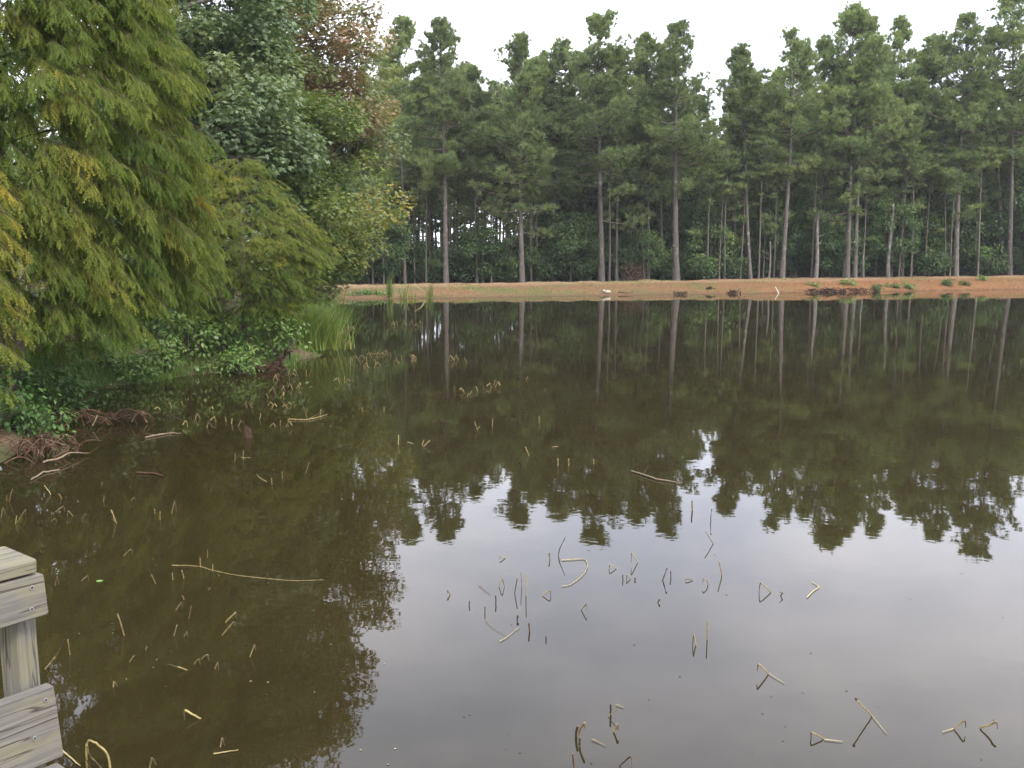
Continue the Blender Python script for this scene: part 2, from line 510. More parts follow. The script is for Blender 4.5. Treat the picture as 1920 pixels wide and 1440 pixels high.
def wood_mat(name, warm=0.0):
    m, nt, N, L, out = new_mat(name)
    tc = N.new('ShaderNodeTexCoord')
    oi = N.new('ShaderNodeObjectInfo')
    va = N.new('ShaderNodeVectorMath')
    va.operation = 'ADD'
    L.new(tc.outputs['Object'], va.inputs[0])
    cx = N.new('ShaderNodeCombineXYZ')
    L.new(math_node(N, L, 'MULTIPLY', oi.outputs['Random'], 37.0), cx.inputs[0])
    L.new(math_node(N, L, 'MULTIPLY', oi.outputs['Random'], 11.0), cx.inputs[1])
    L.new(cx.outputs[0], va.inputs[1])
    def mapped(sc):
        mp = N.new('ShaderNodeMapping')
        mp.inputs['Scale'].default_value = sc
        L.new(va.outputs[0], mp.inputs['Vector'])
        return mp.outputs[0]
    grain = noise_node(N, L, mapped((2.2, 70, 70)), 1.0, 6, .65, .6)
    broad = noise_node(N, L, mapped((1.6, 16, 16)), 1.0, 4, .6, .8)
    crack = noise_node(N, L, mapped((.9, 24, 24)), 1.0, 3, .5, .5)
    blot = noise_node(N, L, mapped((6, 9, 9)), 1.0, 5, .6)
    r1 = ramp(N, [(.25, (.050, .045, .040)), (.5, (.125, .117, .103)), (.75, (.25, .238, .208))])
    L.new(math_node(N, L, 'ADD', math_node(N, L, 'MULTIPLY', grain.outputs['Fac'], .6), math_node(N, L, 'MULTIPLY', broad.outputs['Fac'], .4)), r1.inputs['Fac'])
    colr = r1.outputs['Color']
    rb = ramp(N, [(.50, (0, 0, 0)), (.68, (1, 1, 1))])
    L.new(broad.outputs['Fac'], rb.inputs['Fac'])
    colr = mixc(N, L, math_node(N, L, 'MULTIPLY', rb.outputs['Color'], .62), colr, (.095, .072, .060))
    ra = ramp(N, [(.50 - warm, (0, 0, 0)), (.66 - warm, (1, 1, 1))])
    L.new(blot.outputs['Fac'], ra.inputs['Fac'])
    colr = mixc(N, L, math_node(N, L, 'MULTIPLY', ra.outputs['Color'], .55), colr, (.165, .155, .085))
    rc = ramp(N, [(.486, (0, 0, 0)), (.499, (1, 1, 1)), (.501, (1, 1, 1)), (.514, (0, 0, 0))])
    L.new(crack.outputs['Fac'], rc.inputs['Fac'])
    colr = mixc(N, L, math_node(N, L, 'MULTIPLY', rc.outputs['Color'], .9), colr, (.035, .028, .022))
    pb = N.new('ShaderNodeBsdfPrincipled')
    pb.inputs['Roughness'].default_value = .85
    pb.inputs['Specular IOR Level'].default_value = .25
    L.new(colr, pb.inputs['Base Color'])
    bp = N.new('ShaderNodeBump')
    bp.inputs['Strength'].default_value = .6
    bp.inputs['Distance'].default_value = .004
    L.new(math_node(N, L, 'SUBTRACT', math_node(N, L, 'MULTIPLY', grain.outputs['Fac'], .5), math_node(N, L, 'MULTIPLY', rc.outputs['Color'], .6)), bp.inputs['Height'])
    L.new(bp.outputs[0], pb.inputs['Normal'])
    L.new(pb.outputs[0], out.inputs['Surface'])
    return m
M_WOOD = wood_mat("weathered_wood")
M_WOOD2 = wood_mat("weathered_wood_algae", .10)
def steel_mat():
    m, nt, N, L, out = new_mat("screw_steel")
    pb = N.new('ShaderNodeBsdfPrincipled')
    pb.inputs['Base Color'].default_value = (.30, .30, .28, 1)
    pb.inputs['Metallic'].default_value = .7
    pb.inputs['Roughness'].default_value = .5
    L.new(pb.outputs[0], out.inputs['Surface'])
    return m
M_STEEL = steel_mat()
M_DARKMETAL = tint_mat("screw_recess", [(0, (.02, .02, .018)), (1, (.03, .03, .025))])

# ------------------------------------------------------------------ ground and water
POND = np.array([(-4.35, 17.9), (-5.4, 17.2), (-6.1, 16.2), (-6.7, 15.5), (-6.9, 14.2), (-6.4, 12.6), (-5.7, 11), (-5.5, 9.6), (-6.5, 7.5), (-8, 4),
                 (-8, -6), (95, -8), (105, 80), (40, 60.0), (27, 55.9), (17, 52.4), (5, 48.7), (-4, 45.6), (-8.3, 44.3), (-9.8, 41), (-7.6, 33), (-6.2, 25), (-4.9, 21.6), (-4.2, 20.6),
                 (-4.3, 19.2)])
def sdf(x, y):
    """distance to the pond's edge, positive on land"""
    P = np.stack([np.asarray(x, float).ravel(), np.asarray(y, float).ravel()], -1)
    dmin = np.full(len(P), 1e9)
    inside = np.zeros(len(P), bool)
    for a, b in zip(POND, np.roll(POND, -1, 0)):
        e = b - a
        w = P - a
        t = np.clip((w @ e) / (e @ e), 0, 1)
        dmin = np.minimum(dmin, np.linalg.norm(w - t[:, None] * e, axis=1))
        c = (a[1] <= P[:, 1]) != (b[1] <= P[:, 1])
        with np.errstate(divide='ignore', invalid='ignore'):
            xi = a[0] + (P[:, 1] - a[1]) / (b[1] - a[1]) * e[0]
        inside ^= c & (P[:, 0] < xi)
    return np.where(inside, -dmin, dmin).reshape(np.shape(x))
def sstep(a, b, x):
    t = np.clip((x - a) / (b - a), 0, 1)
    return t * t * (3 - 2 * t)
def fbm(x, y, s):
    return np.array([mnoise.fractal(Vector((a * s, b * s, 3.7)), 1.0, 2.0, 4) for a, b in zip(np.ravel(x), np.ravel(y))]).reshape(np.shape(x))
def land(x, y):
    x, y = np.asarray(x, float), np.asarray(y, float)
    d = sdf(x, y) + .28 * fbm(x, y, .9)
    dl = np.maximum(d, 0)
    n1, n2 = fbm(x, y, 1.7), fbm(x, y, .25)
    zl = .28 * (1 - np.exp(-dl / .6)) + .05 * np.minimum(dl, 20) + .05 * n1 * np.minimum(dl, 1) + .1 * n2 * np.minimum(dl / 4, 1)
    hc = np.clip(.44 + .006 * (x + 7), .40, .85)
    steep = sstep(11, 17, x)
    wid = 5.6 - 2.2 * steep
    prof = sstep(-.6, wid, dl) * (1 - .0 * steep)
    scarp = np.clip(dl / 1.1, 0, 1) * .5 + .5 * prof
    prof = prof * (1 - .6 * steep) + scarp * .6 * steep
    zf = hc * prof - sstep(6.5, 9.5, dl) * (hc - .33) + .05 * n1 * np.minimum(dl, 1) + .07 * fbm(x, y, .6) * np.minimum(dl / 2, 1)
    far = sstep(37, 42, y)
    z = zl * (1 - far) + zf * far
    return np.where(d < 0, np.maximum(d * .45, -1.5), z + .004)
def gz(x, y):
    return float(land(np.array([x]), np.array([y]))[0])

xs = np.concatenate([[-400, -200, -120, -80, -55, -40, -30, -24, -19], np.arange(-15, 30, .28), np.arange(30, 46, .6), [48, 52, 60, 72, 95, 130, 200, 400]])
ys = np.concatenate([[-200, -80, -40, -20, -10, -5, 0, 3, 6], np.arange(8, 24, .25), np.arange(24, 40, .5), np.arange(40, 63, .24), np.arange(63, 80, 1.5), [84, 92, 105, 125, 160, 230, 400]])
GX, GY = np.meshgrid(xs, ys, indexing='ij')
GZ = land(GX, GY)
g = Geo()
ii, jj = np.meshgrid(np.arange(len(xs) - 1), np.arange(len(ys) - 1), indexing='ij')
k0 = ii * len(ys) + jj
g.add(np.stack([GX, GY, GZ], -1).reshape(-1, 3), np.stack([k0, k0 + len(ys), k0 + len(ys) + 1, k0 + 1], -1).reshape(-1, 4))
o = link("ground", g.mesh("ground", [ground_mat()]))
o["kind"] = "structure"
g = Geo()
g.add([(-14, -9, 0), (107, -9, 0), (107, 82, 0), (-14, 82, 0)], [(0, 1, 2, 3)])
o = link("water", g.mesh("water", [water_mat()]))
o["kind"] = "structure"

# ------------------------------------------------------------------ trees
def trunk_path(H, n, wob, lean=(0, 0)):
    z = np.linspace(0, H, n)
    t = z / H
    ph = rng.uniform(0, 6.28, 4)
    x = lean[0] * t + wob * H * (np.sin(t * 5 + ph[0]) - math.sin(ph[0])) * .5
    y = lean[1] * t + wob * H * (np.sin(t * 4 + ph[1]) - math.sin(ph[1])) * .5
    return np.stack([x, y, z], -1)

def pine_meshes(H, cb, R, r0, lean=(0, 0), dens=1.0, bark=None, wob=.006, low=3):
    """trunk with its limbs, and the needle crown, of one pine"""
    tp = trunk_path(H, 12, wob, lean)
    tr = r0 * (1 - .86 * (tp[:, 2] / H) ** 1.1)
    tr[0] *= 1.25
    gt, gc = Geo(), Geo()
    gt.tube(tp, tr, 9, cap=False)
    P, D, S = [], [], []
    nb = int((H - cb) / .30 * 4.4 * dens)
    pe, pa, po, sd0 = rng.uniform(.42, .68), rng.uniform(0, 6.28), rng.uniform(.05, .25), rng.uniform(0, 99)
    tt = rng.uniform(0, 1, nb) ** .85
    zl = list(cb + (H - cb) * tt) + list(rng.uniform(cb * .55, cb, low))
    for z in zl:
        t = (z - cb) / (H - cb)
        az = rng.uniform(0, 2 * np.pi)
        gap = mnoise.noise(Vector((math.cos(az) * .8 + sd0, math.sin(az) * .8, z * .62)))
        if 0 < t < .93 and gap < -.20 and rng.random() < .75:
            continue
        c = np.array([np.interp(z, tp[:, 2], tp[:, 0]), np.interp(z, tp[:, 2], tp[:, 1]), z])
        if t < 0:
            L = R * rng.uniform(.35, .8)
            t = 0
        else:
            L = R * ((1 - t) ** pe * (1 + po * math.cos(az - pa)) * (.62 + .38 * sstep(0, .3, t))) * rng.uniform(.45, 1.15) + .2
        el = -.12 + 1.0 * t ** 1.4 + rng.uniform(-.15, .2)
        k = np.linspace(0, 1, 5)
        hx = L * k * math.cos(el)
        hz = L * (k * math.sin(el) + .22 * k ** 2.2 - .05 * k)
        pts = c + np.stack([hx * math.cos(az), hx * math.sin(az), hz], -1)
        gt.tube(pts, np.linspace(.012 + .016 * L, .006, 5), 4, mat=1, cap=False)
        nt = int((3 + L * 11) * dens)
        u = 1 - rng.uniform(0, 1, nt) ** 1.5 * .7
        b = np.stack([np.interp(u, k, pts[:, q]) for q in range(3)], -1)
        bd = unit(pts[-1] - pts[0])
        off = rsph(nt) * (.16 + .26 * L * (1.2 - u))[:, None] * np.array([1, 1, .62])
        P.append(b + off + np.array([0, 0, .05]))
        D.append(unit(bd * .45 + off * 1.2 + np.array([0, 0, .75]) + rsph(nt) * .3))
        S.append(np.clip(.42 + .16 * rng.normal(size=nt) + rng.normal() * .14, 0, 1))
    P, D, S = np.concatenate(P), np.concatenate(D), np.concatenate(S)
    nn = 21
    Pn = np.repeat(P, nn, 0) + rng.normal(size=(len(P) * nn, 3)) * .035
    Dn = unit(np.repeat(D, nn, 0) + rsph(len(Pn)) * .95)
    gc.stamp(*T_NEEDLE, Pn, Dn, rsph(len(Pn)), rng.uniform(.17, .33, len(Pn)), .040, np.clip(np.repeat(S, nn) + rng.normal(size=len(Pn)) * .08, 0, 1))
    return gt.mesh("pine_trunk", [bark or M_BARK, M_BRANCH]), gc.mesh("pine_crown", [M_PINE])

def put_tree(name, label, meshes, loc, rz=0, group=None, scale=1.0, cat="tree"):
    t = thing(name, label, cat, loc, rz, group, scale)
    link("trunk", meshes[0], t)
    if len(meshes) > 1 and meshes[1] is not None:
        link("crown", meshes[1], t)
    return t

GR_FRONT = "pines along the front edge of the far wood"
# px of the base, depth, y of the top, half width of the crown px, y of the crown's foot, trunk width px, px of the top, label
FRONT = [
    (759, 56.5, 48, 45, 240, 7, 750, "slim brown pine with a thin top, first trunk right of the yellowing tree"),
    (836, 55.5, 44, 62, 330, 12, 824, "pine with a tiered open crown and pale spotted trunk, left end of the far wood"),
    (894, 57, 138, 38, 330, 7, 890, "short slim pine with a narrow crown between two broad crowned pines"),
    (979, 55.5, 74, 68, 390, 12, 975, "broad crowned pine with forked top and straight pale trunk above green bank patch"),
    (1033, 58, 84, 40, 320, 6, 1050, "slender pine tucked behind the left side of the tall round crowned pine"),
    (1128, 55, 42, 76, 330, 13, 1124, "tall pine with dense round crown and trunk directly behind the pale stone"),
    (1156, 57, 110, 40, 330, 7, 1160, "slim pine with lichen spotted trunk beside the brown dead bush"),
    (1215, 56.5, 74, 48, 370, 8, 1212, "pine with plain brown trunk just right of the brown dead bush"),
    (1242, 58, 95, 40, 330, 7, 1240, "slim pine standing tight against the thick trunked pine with bare side snags"),
    (1268, 54.5, 56, 66, 300, 15, 1264, "thick trunked pine with bare dead side branches and a tuft low on its trunk"),
    (1407, 55, 96, 44, 300, 8, 1385, "pine with thin pale straight trunk behind the straw covered bank mound"),
    (1466, 54.5, 64, 60, 330, 11, 1490, "pine with smooth reddish trunk behind the white stick on the bank"),
    (1545, 57, 72, 34, 300, 7, 1548, "narrow crowned pine left of the twin trunked pines"),
    (1588, 54.5, 24, 72, 330, 10, 1600, "left one of the twin pine trunks growing from one spot above the bank hollow"),
    (1602, 54.9, 46, 60, 320, 10, 1622, "right one of the twin pine trunks, leaning slightly right"),
    (1690, 56, 38, 40, 330, 8, 1690, "pine with pointed spire top and slim dark trunk above the orange bank"),
    (1735, 58, 74, 46, 330, 7, 1752, "slim pine with rounded crown between the spire pine and the ivy clad pair"),
    (1791, 55, 34, 66, 330, 11, 1812, "tall pine with straight grey trunk above the leafy tuft on the orange bank"),
    (1880, 57, 60, 50, 300, 9, 1862, "brown ivy clad pine trunk beside the tallest pine at the right edge"),
    (1891, 55, -4, 68, 240, 11, 1898, "tallest pine at the right edge with pale trunk and high round crown"),
]
pine_lib = []
def fy(px, Y):
    """the wood's edge runs slightly away to the right"""
    return Y + (px - 700) * .0063
def px_scale(Y):
    return Y * 1.0 / F
for (px, Y, ty, hw, cy, tw, tpx, lab) in FRONT:
    Y = fy(px, Y)
    b = at_depth(px, 535, Y)
    bz = gz(b[0], Y)
    top = at_depth(tpx, ty, Y)
    cbz = at_depth(px, cy, Y)[2]
    H = top[2] - bz
    ms = pine_meshes(H, max(2.0, (cbz - bz) * .95), hw * 1.42 * px_scale(Y), tw * .86 * px_scale(Y) / 2, ((top[0] - b[0]), 0), 1.0)
    pine_lib.append((ms, H))
    put_tree("pine_tree", lab, ms, (b[0], Y, bz - .05), 0, GR_FRONT)

thin_lib = []
for k in range(6):
    H = (9.5, 11, 8, 12, 7, 10)[k]
    thin_lib.append((pine_meshes(H, H * rng.uniform(.58, .72), rng.uniform(.7, 1.1), .065, (rng.uniform(-.3, .3), 0), .55, M_BARK2, .012, 2), H))
GR_THIN = "thin young pines among the front trunks of the far wood"
THIN = [(700, 57, 6), (778, 58, 5), (799, 57, 6), (806, 59, 5), (848, 60, 4), (921, 57, 6), (949, 58, 5), (957, 60, 4), (996, 57, 6), (1008, 58, 5), (1075, 60, 5), (1100, 59, 4), (1142, 56, 4),
        (1180, 58, 5), (1195, 57, 5), (1207, 56, 4), (1326, 55, 6), (1348, 55, 5), (1358, 55, 5), (1375, 57, 5), (1387, 55, 5), (1422, 55, 5), (1430, 57, 5), (1450, 55, 5), (1482, 58, 7), (1521, 55, 4),
        (1526, 56, 4), (1581, 55, 5), (1615, 55, 5), (1640, 58, 5), (1671, 56, 5), (1684, 55, 5), (1690, 57, 5), (1707, 55, 5), (1717, 58, 5), (1733, 55.5, 6), (1748, 58, 4), (1770, 55, 7), (1779, 55, 5),
        (1832, 55, 7), (1826, 57, 5), (1858, 58, 6), (1912, 57, 7), (1945, 56, 7), (2010, 57, 6), (2080, 57, 8)]
THIN_NEAR = {700: "yellowing tree", 1326: "leafy sapling", 1770: "bushy tuft"}
for q, (px, Y, w) in enumerate(THIN):
    Y = fy(px, Y)
    b = at_depth(px, 535, Y)
    ms, H = thin_lib[q % 6]
    s = rng.uniform(.85, 1.15)
    sw = w * px_scale(Y) / .13
    t = put_tree("young_pine", "thin young pine trunk with a small high crown, standing among the thicker front pines", ms, (b[0], Y, gz(b[0], Y) - .05), 0, GR_THIN, (s, s, s))
    t.children[0].scale = (sw / s, sw / s, 1)
    t.rotation_euler = (rng.uniform(-.02, .02), rng.uniform(-.035, .035), rng.uniform(0, 6))
for q in range(34):
    px = 705 + q * 9 + rng.uniform(-4, 4)
    Y = rng.uniform(66, 98)
    b = at_depth(px, 535, Y)
    ms, H = thin_lib[q % 6]
    s = rng.uniform(11, 14) / H
    t = put_tree("young_pine", "thin dark trunk deep in the wood where white sky shows through left of centre", ms, (b[0], Y, .3), rng.uniform(0, 6), "thin trunks deep in the open left part of the wood", (s, s, s))
    t.children[0].scale = (1.7, 1.7, 1)
# pale dead trunks
def snag(px, y0, Y, w, lab, bend=.03):
    Y = fy(px, Y)
    b = at_depth(px, 535, Y)
    H = at_depth(px, y0, Y)[2] - gz(b[0], Y)
    gt = Geo()
    tp = trunk_path(H, 9, bend)
    r = w * px_scale(Y) / 2
    gt.tube(tp, r * np.linspace(1.1, .55, 9), 7)
    for k in range(4):
        i = rng.integers(3, 8)
        d = unit(np.array([rng.normal(), rng.normal(), .8]))
        L = rng.uniform(.2, .6)
        gt.tube([tp[i], tp[i] + d * L * .6, tp[i] + d * L + np.array([0, 0, .05])], [r * .35, r * .25, r * .12], 4)
    o = link("dead_snag", gt.mesh("dead_snag", [M_PALE]), None, (b[0], Y, gz(b[0], Y) - .05))
    tag(o, lab, "dead tree", "pale dead trunks at the forest edge")
snag(1529, 396, 54.6, 8, "pale bare dead trunk with broken top, left of the twin pines")
snag(1664, 380, 54.6, 7, "pale dead trunk right of the twin pines carrying leaves of a vine above")
snag(1441, 450, 54.8, 4, "short thin pale dead pole left of the smooth reddish pine")
snag(1618, 455, 54.8, 4, "short crooked pale pole just right of the twin pines")

# deep wood
GR_DEEP = "pines deep inside the far wood"
GR_MID = "second row of pines filling the gaps of the front row"
for q in range(30):
    px = 690 + q * 44 + rng.uniform(-16, 16)
    Y = fy(px, rng.uniform(58.5, 64))
    b = at_depth(px, 535, Y)
    ty = rng.uniform(130, 205) + (50 if px < 960 else 0) + (0 if q % 3 else 40)
    Ht = at_depth(px, ty, Y)[2] - .4
    (ms, H) = pine_lib[rng.integers(len(pine_lib))]
    s = Ht / H
    put_tree("pine_tree", "middle sized pine of the second row showing between the trunks of the front pines", ms, (b[0], Y, .38), rng.uniform(0, 6.28), GR_MID, (s * 1.05, s * 1.05, s))
deep = []
for k in range(170):
    Y = 68 + 50 * (k / 170) ** .9 + rng.uniform(-1, 1)
    X = rng.uniform(-.42, .68) * Y
    deep.append((X, Y))
for (X, Y) in deep:
    px = X / Y * F + 960
    (ms, H) = pine_lib[rng.integers(len(pine_lib))]
    s = rng.uniform(12.5, 16.5) / H
    if 690 < px < 1010:
        if rng.random() < (.2 if Y > 76 else .6):
            continue
        s = rng.uniform(16, 19) / H
    put_tree("pine_tree", "slender pine with dark trunk deep in the shaded wood behind the front row", ms, (X, Y, .35), rng.uniform(0, 6.28), GR_DEEP, (s * .85, s * .85, s))

def blob_leaves(gc, C, R, n, size, tint, tmpl, down=.35, squash=.8):
    """n leaves through one leafy clump"""
    r = R * rng.uniform(.25, 1, n) ** .5
    dirs = rsph(n)
    P = C + dirs * r[:, None] * np.array([1, 1, squash])
    Nn = unit(dirs * .7 + np.array([0, 0, .9]) + rsph(n) * .55)
    D = unit(dirs * np.array([1, 1, .2]) + rsph(n) * .6 - np.array([0, 0, down]))
    sz = size * rng.uniform(.65, 1.2, n)
    gc.stamp(*tmpl, P, D, Nn, sz, sz * (1.0 if tmpl is T_STAR else .55), np.clip(tint + rng.normal(size=n) * .10, 0, 1))

def broadleaf(H, r0, ells, nblob, nleaf, size, tintf, mat, tmpl=T_STAR, bark=None, rb=(.35, .8), limbs=.5, tp=None):
    tp = trunk_path(H * .9, 10, .012) if tp is None else tp
    gt, gc = Geo(), Geo()
    gt.tube(tp, r0 * np.linspace(1.15, .22, len(tp)), 9, cap=False)
    vol = np.array([e[3] * e[4] * e[5] for e in ells]) ** .7
    for e, nb in zip(ells, np.maximum(3, (nblob * vol / vol.sum()).astype(int))):
        c, rad = np.array(e[:3]), np.array(e[3:6])
        for _ in range(nb):
            d = rsph(1)[0]
            C = c + d * rad * rng.uniform(.35, 1.0) ** .45
            R = rng.uniform(*rb)
            if C[2] < .4:
                continue
            blob_leaves(gc, C, R, int(nleaf * 2.1 * (R / np.mean(rb)) ** 1.6), size, tintf(C, d), tmpl)
            if rng.random() < limbs:
                zt = np.clip(C[2] - np.linalg.norm(C[:2]) * rng.uniform(.3, .7), .3 * tp[-1, 2], tp[-1, 2])
                s0 = np.array([np.interp(zt, tp[:, 2], tp[:, q]) for q in range(2)] + [zt])
                k = np.linspace(0, 1, 5)[:, None]
                pts = s0 + (C - s0) * k + np.array([0, 0, .25]) * np.sin(k * 3.1) + rng.normal(size=(5, 3)) * .07 * k * (1.05 - k) * 4
                gt.tube(pts, np.linspace(.05, .012, 5) * (r0 / .16), 5, mat=0, cap=False)
    return gt.mesh("tree_trunk", [bark or M_LIMB]), gc.mesh("tree_crown", [mat])

# understory at the forest edge and inside it
und_lib = []
for k in range(5):
    H = (3.2, 2.2, 4.6, 5.8, 1.5)[k]
    w = (1.3, 1.2, 1.5, 1.7, .8)[k]
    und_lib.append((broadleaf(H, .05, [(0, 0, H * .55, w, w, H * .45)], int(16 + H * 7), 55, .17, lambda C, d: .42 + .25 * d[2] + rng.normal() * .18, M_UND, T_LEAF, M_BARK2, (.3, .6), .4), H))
EDGE_N = 40
GR_UND = "leafy undergrowth bushes inside the far wood"
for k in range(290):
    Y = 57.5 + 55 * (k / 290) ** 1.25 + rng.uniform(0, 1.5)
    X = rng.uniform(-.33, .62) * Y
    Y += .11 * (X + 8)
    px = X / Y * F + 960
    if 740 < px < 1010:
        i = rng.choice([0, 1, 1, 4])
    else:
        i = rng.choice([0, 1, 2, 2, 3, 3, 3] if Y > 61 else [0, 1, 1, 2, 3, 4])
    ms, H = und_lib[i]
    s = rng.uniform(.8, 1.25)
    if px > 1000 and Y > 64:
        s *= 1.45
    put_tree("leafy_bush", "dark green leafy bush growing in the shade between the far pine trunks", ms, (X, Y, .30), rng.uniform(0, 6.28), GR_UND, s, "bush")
for (px, Y, i, s, lab) in [
    (1318, 55.5, 4, 1.1, "low light green sapling under the thin pines right of the thick trunked pine"),
    (1372, 55.5, 1, .75, "spreading light green sapling behind the straw covered bank mound"),
    (1555, 56, 2, .85, "broad leaved bush right of the pale broken dead trunk"),
    (1668, 55.6, 3, .95, "broad leaved tree with high leaves beside the pale dead trunk on the right"),
    (1742, 55.5, 4, 1.2, "low bright bush above the orange eroded bank"),
    (1850, 55.8, 1, 1.0, "bright green bush left of the tallest right hand pine"),
    (1916, 55.8, 1, .95, "green bush at the right edge beyond the orange bank"),
    (720, 56, 3, .9, "dark green leafy tree beside the slim brown pine at the left end of the wood"),
    (690, 57.5, 3, 1.15, "leafy tree half hidden behind the golden branch of the yellowing tree"),
    (905, 57, 2, .9, "green bush between the short slim pine and its tall right neighbour"),
    (1070, 57, 2, 1.05, "dark bush left of the tall round crowned pine"),
]:
    Y = fy(px, Y)
    b = at_depth(px, 535, Y)
    ms, H = und_lib[i]
    put_tree("leafy_bush", lab, ms, (b[0], Y, gz(b[0], Y) - .03), rng.uniform(0, 6), "leafy bushes at the front edge of the far wood", s, "bush")
for q in range(44):
    px = 668 + q * 29 + rng.uniform(-12, 12)
    Y = fy(px, rng.uniform(57.6, 60.5))
    b = at_depth(px, 535, Y)
    ms, H = und_lib[rng.choice([0, 1, 1, 4, 0, 2]) if not 780 < px < 1000 else rng.choice([0, 1, 1, 4])]
    put_tree("leafy_bush", "green bush filling the shade between trunks just behind the wood's front edge", ms, (b[0], Y, gz(b[0], Y) - .03), rng.uniform(0, 6), "bushes just behind the front edge of the far wood", rng.uniform(.7, 1.15), "bush")
b = at_depth(1188, 535, 58.5)
gt, gc = Geo(), Geo()
for k in range(60):
    d = unit(np.array([rng.normal(), rng.normal(), rng.uniform(.3, 1.6)]))
    L = rng.uniform(.6, 1.3)
    gt.tube([(0, 0, 0), d * L * .5, d * L + np.array([0, 0, -.1])], [.018, .012, .006], 4, cap=False)
for k in range(26):
    blob_leaves(gc, np.array([rng.normal() * .45, rng.normal() * .4, rng.uniform(.4, 1.25)]), .35, 26, .12, .5, T_LEAF)
put_tree("dead_bush", "rusty brown dead bush between two pine trunks left of centre in the wood", (gt.mesh("dead_bush_stems", [M_BRANCH]), gc.mesh("dead_bush_leaves", [M_DEADB])), (b[0], 58.5, gz(b[0], 58.5)), 0, None, 1, "bush")

gc = Geo()
for _ in range(900):
    Y = rng.uniform(112, 132)
    X = rng.uniform(-.36, .66) * Y
    px = X / Y * F + 960
    top = 10.5 if not 740 < px < 1010 else rng.choice([2.0, 3.5, 8.5], p=[.66, .24, .10])
    C = np.array([X, Y, rng.uniform(.4, top)])
    blob_leaves(gc, C, rng.uniform(1.0, 2.0), 60, .5, .35 + rng.normal() * .2, T_LEAF)
o = link("far_woods", gc.mesh("far_woods", [M_UND]))
tag(o, "dark green mass of the wood behind the last pine trunks", "woods", None, "stuff")

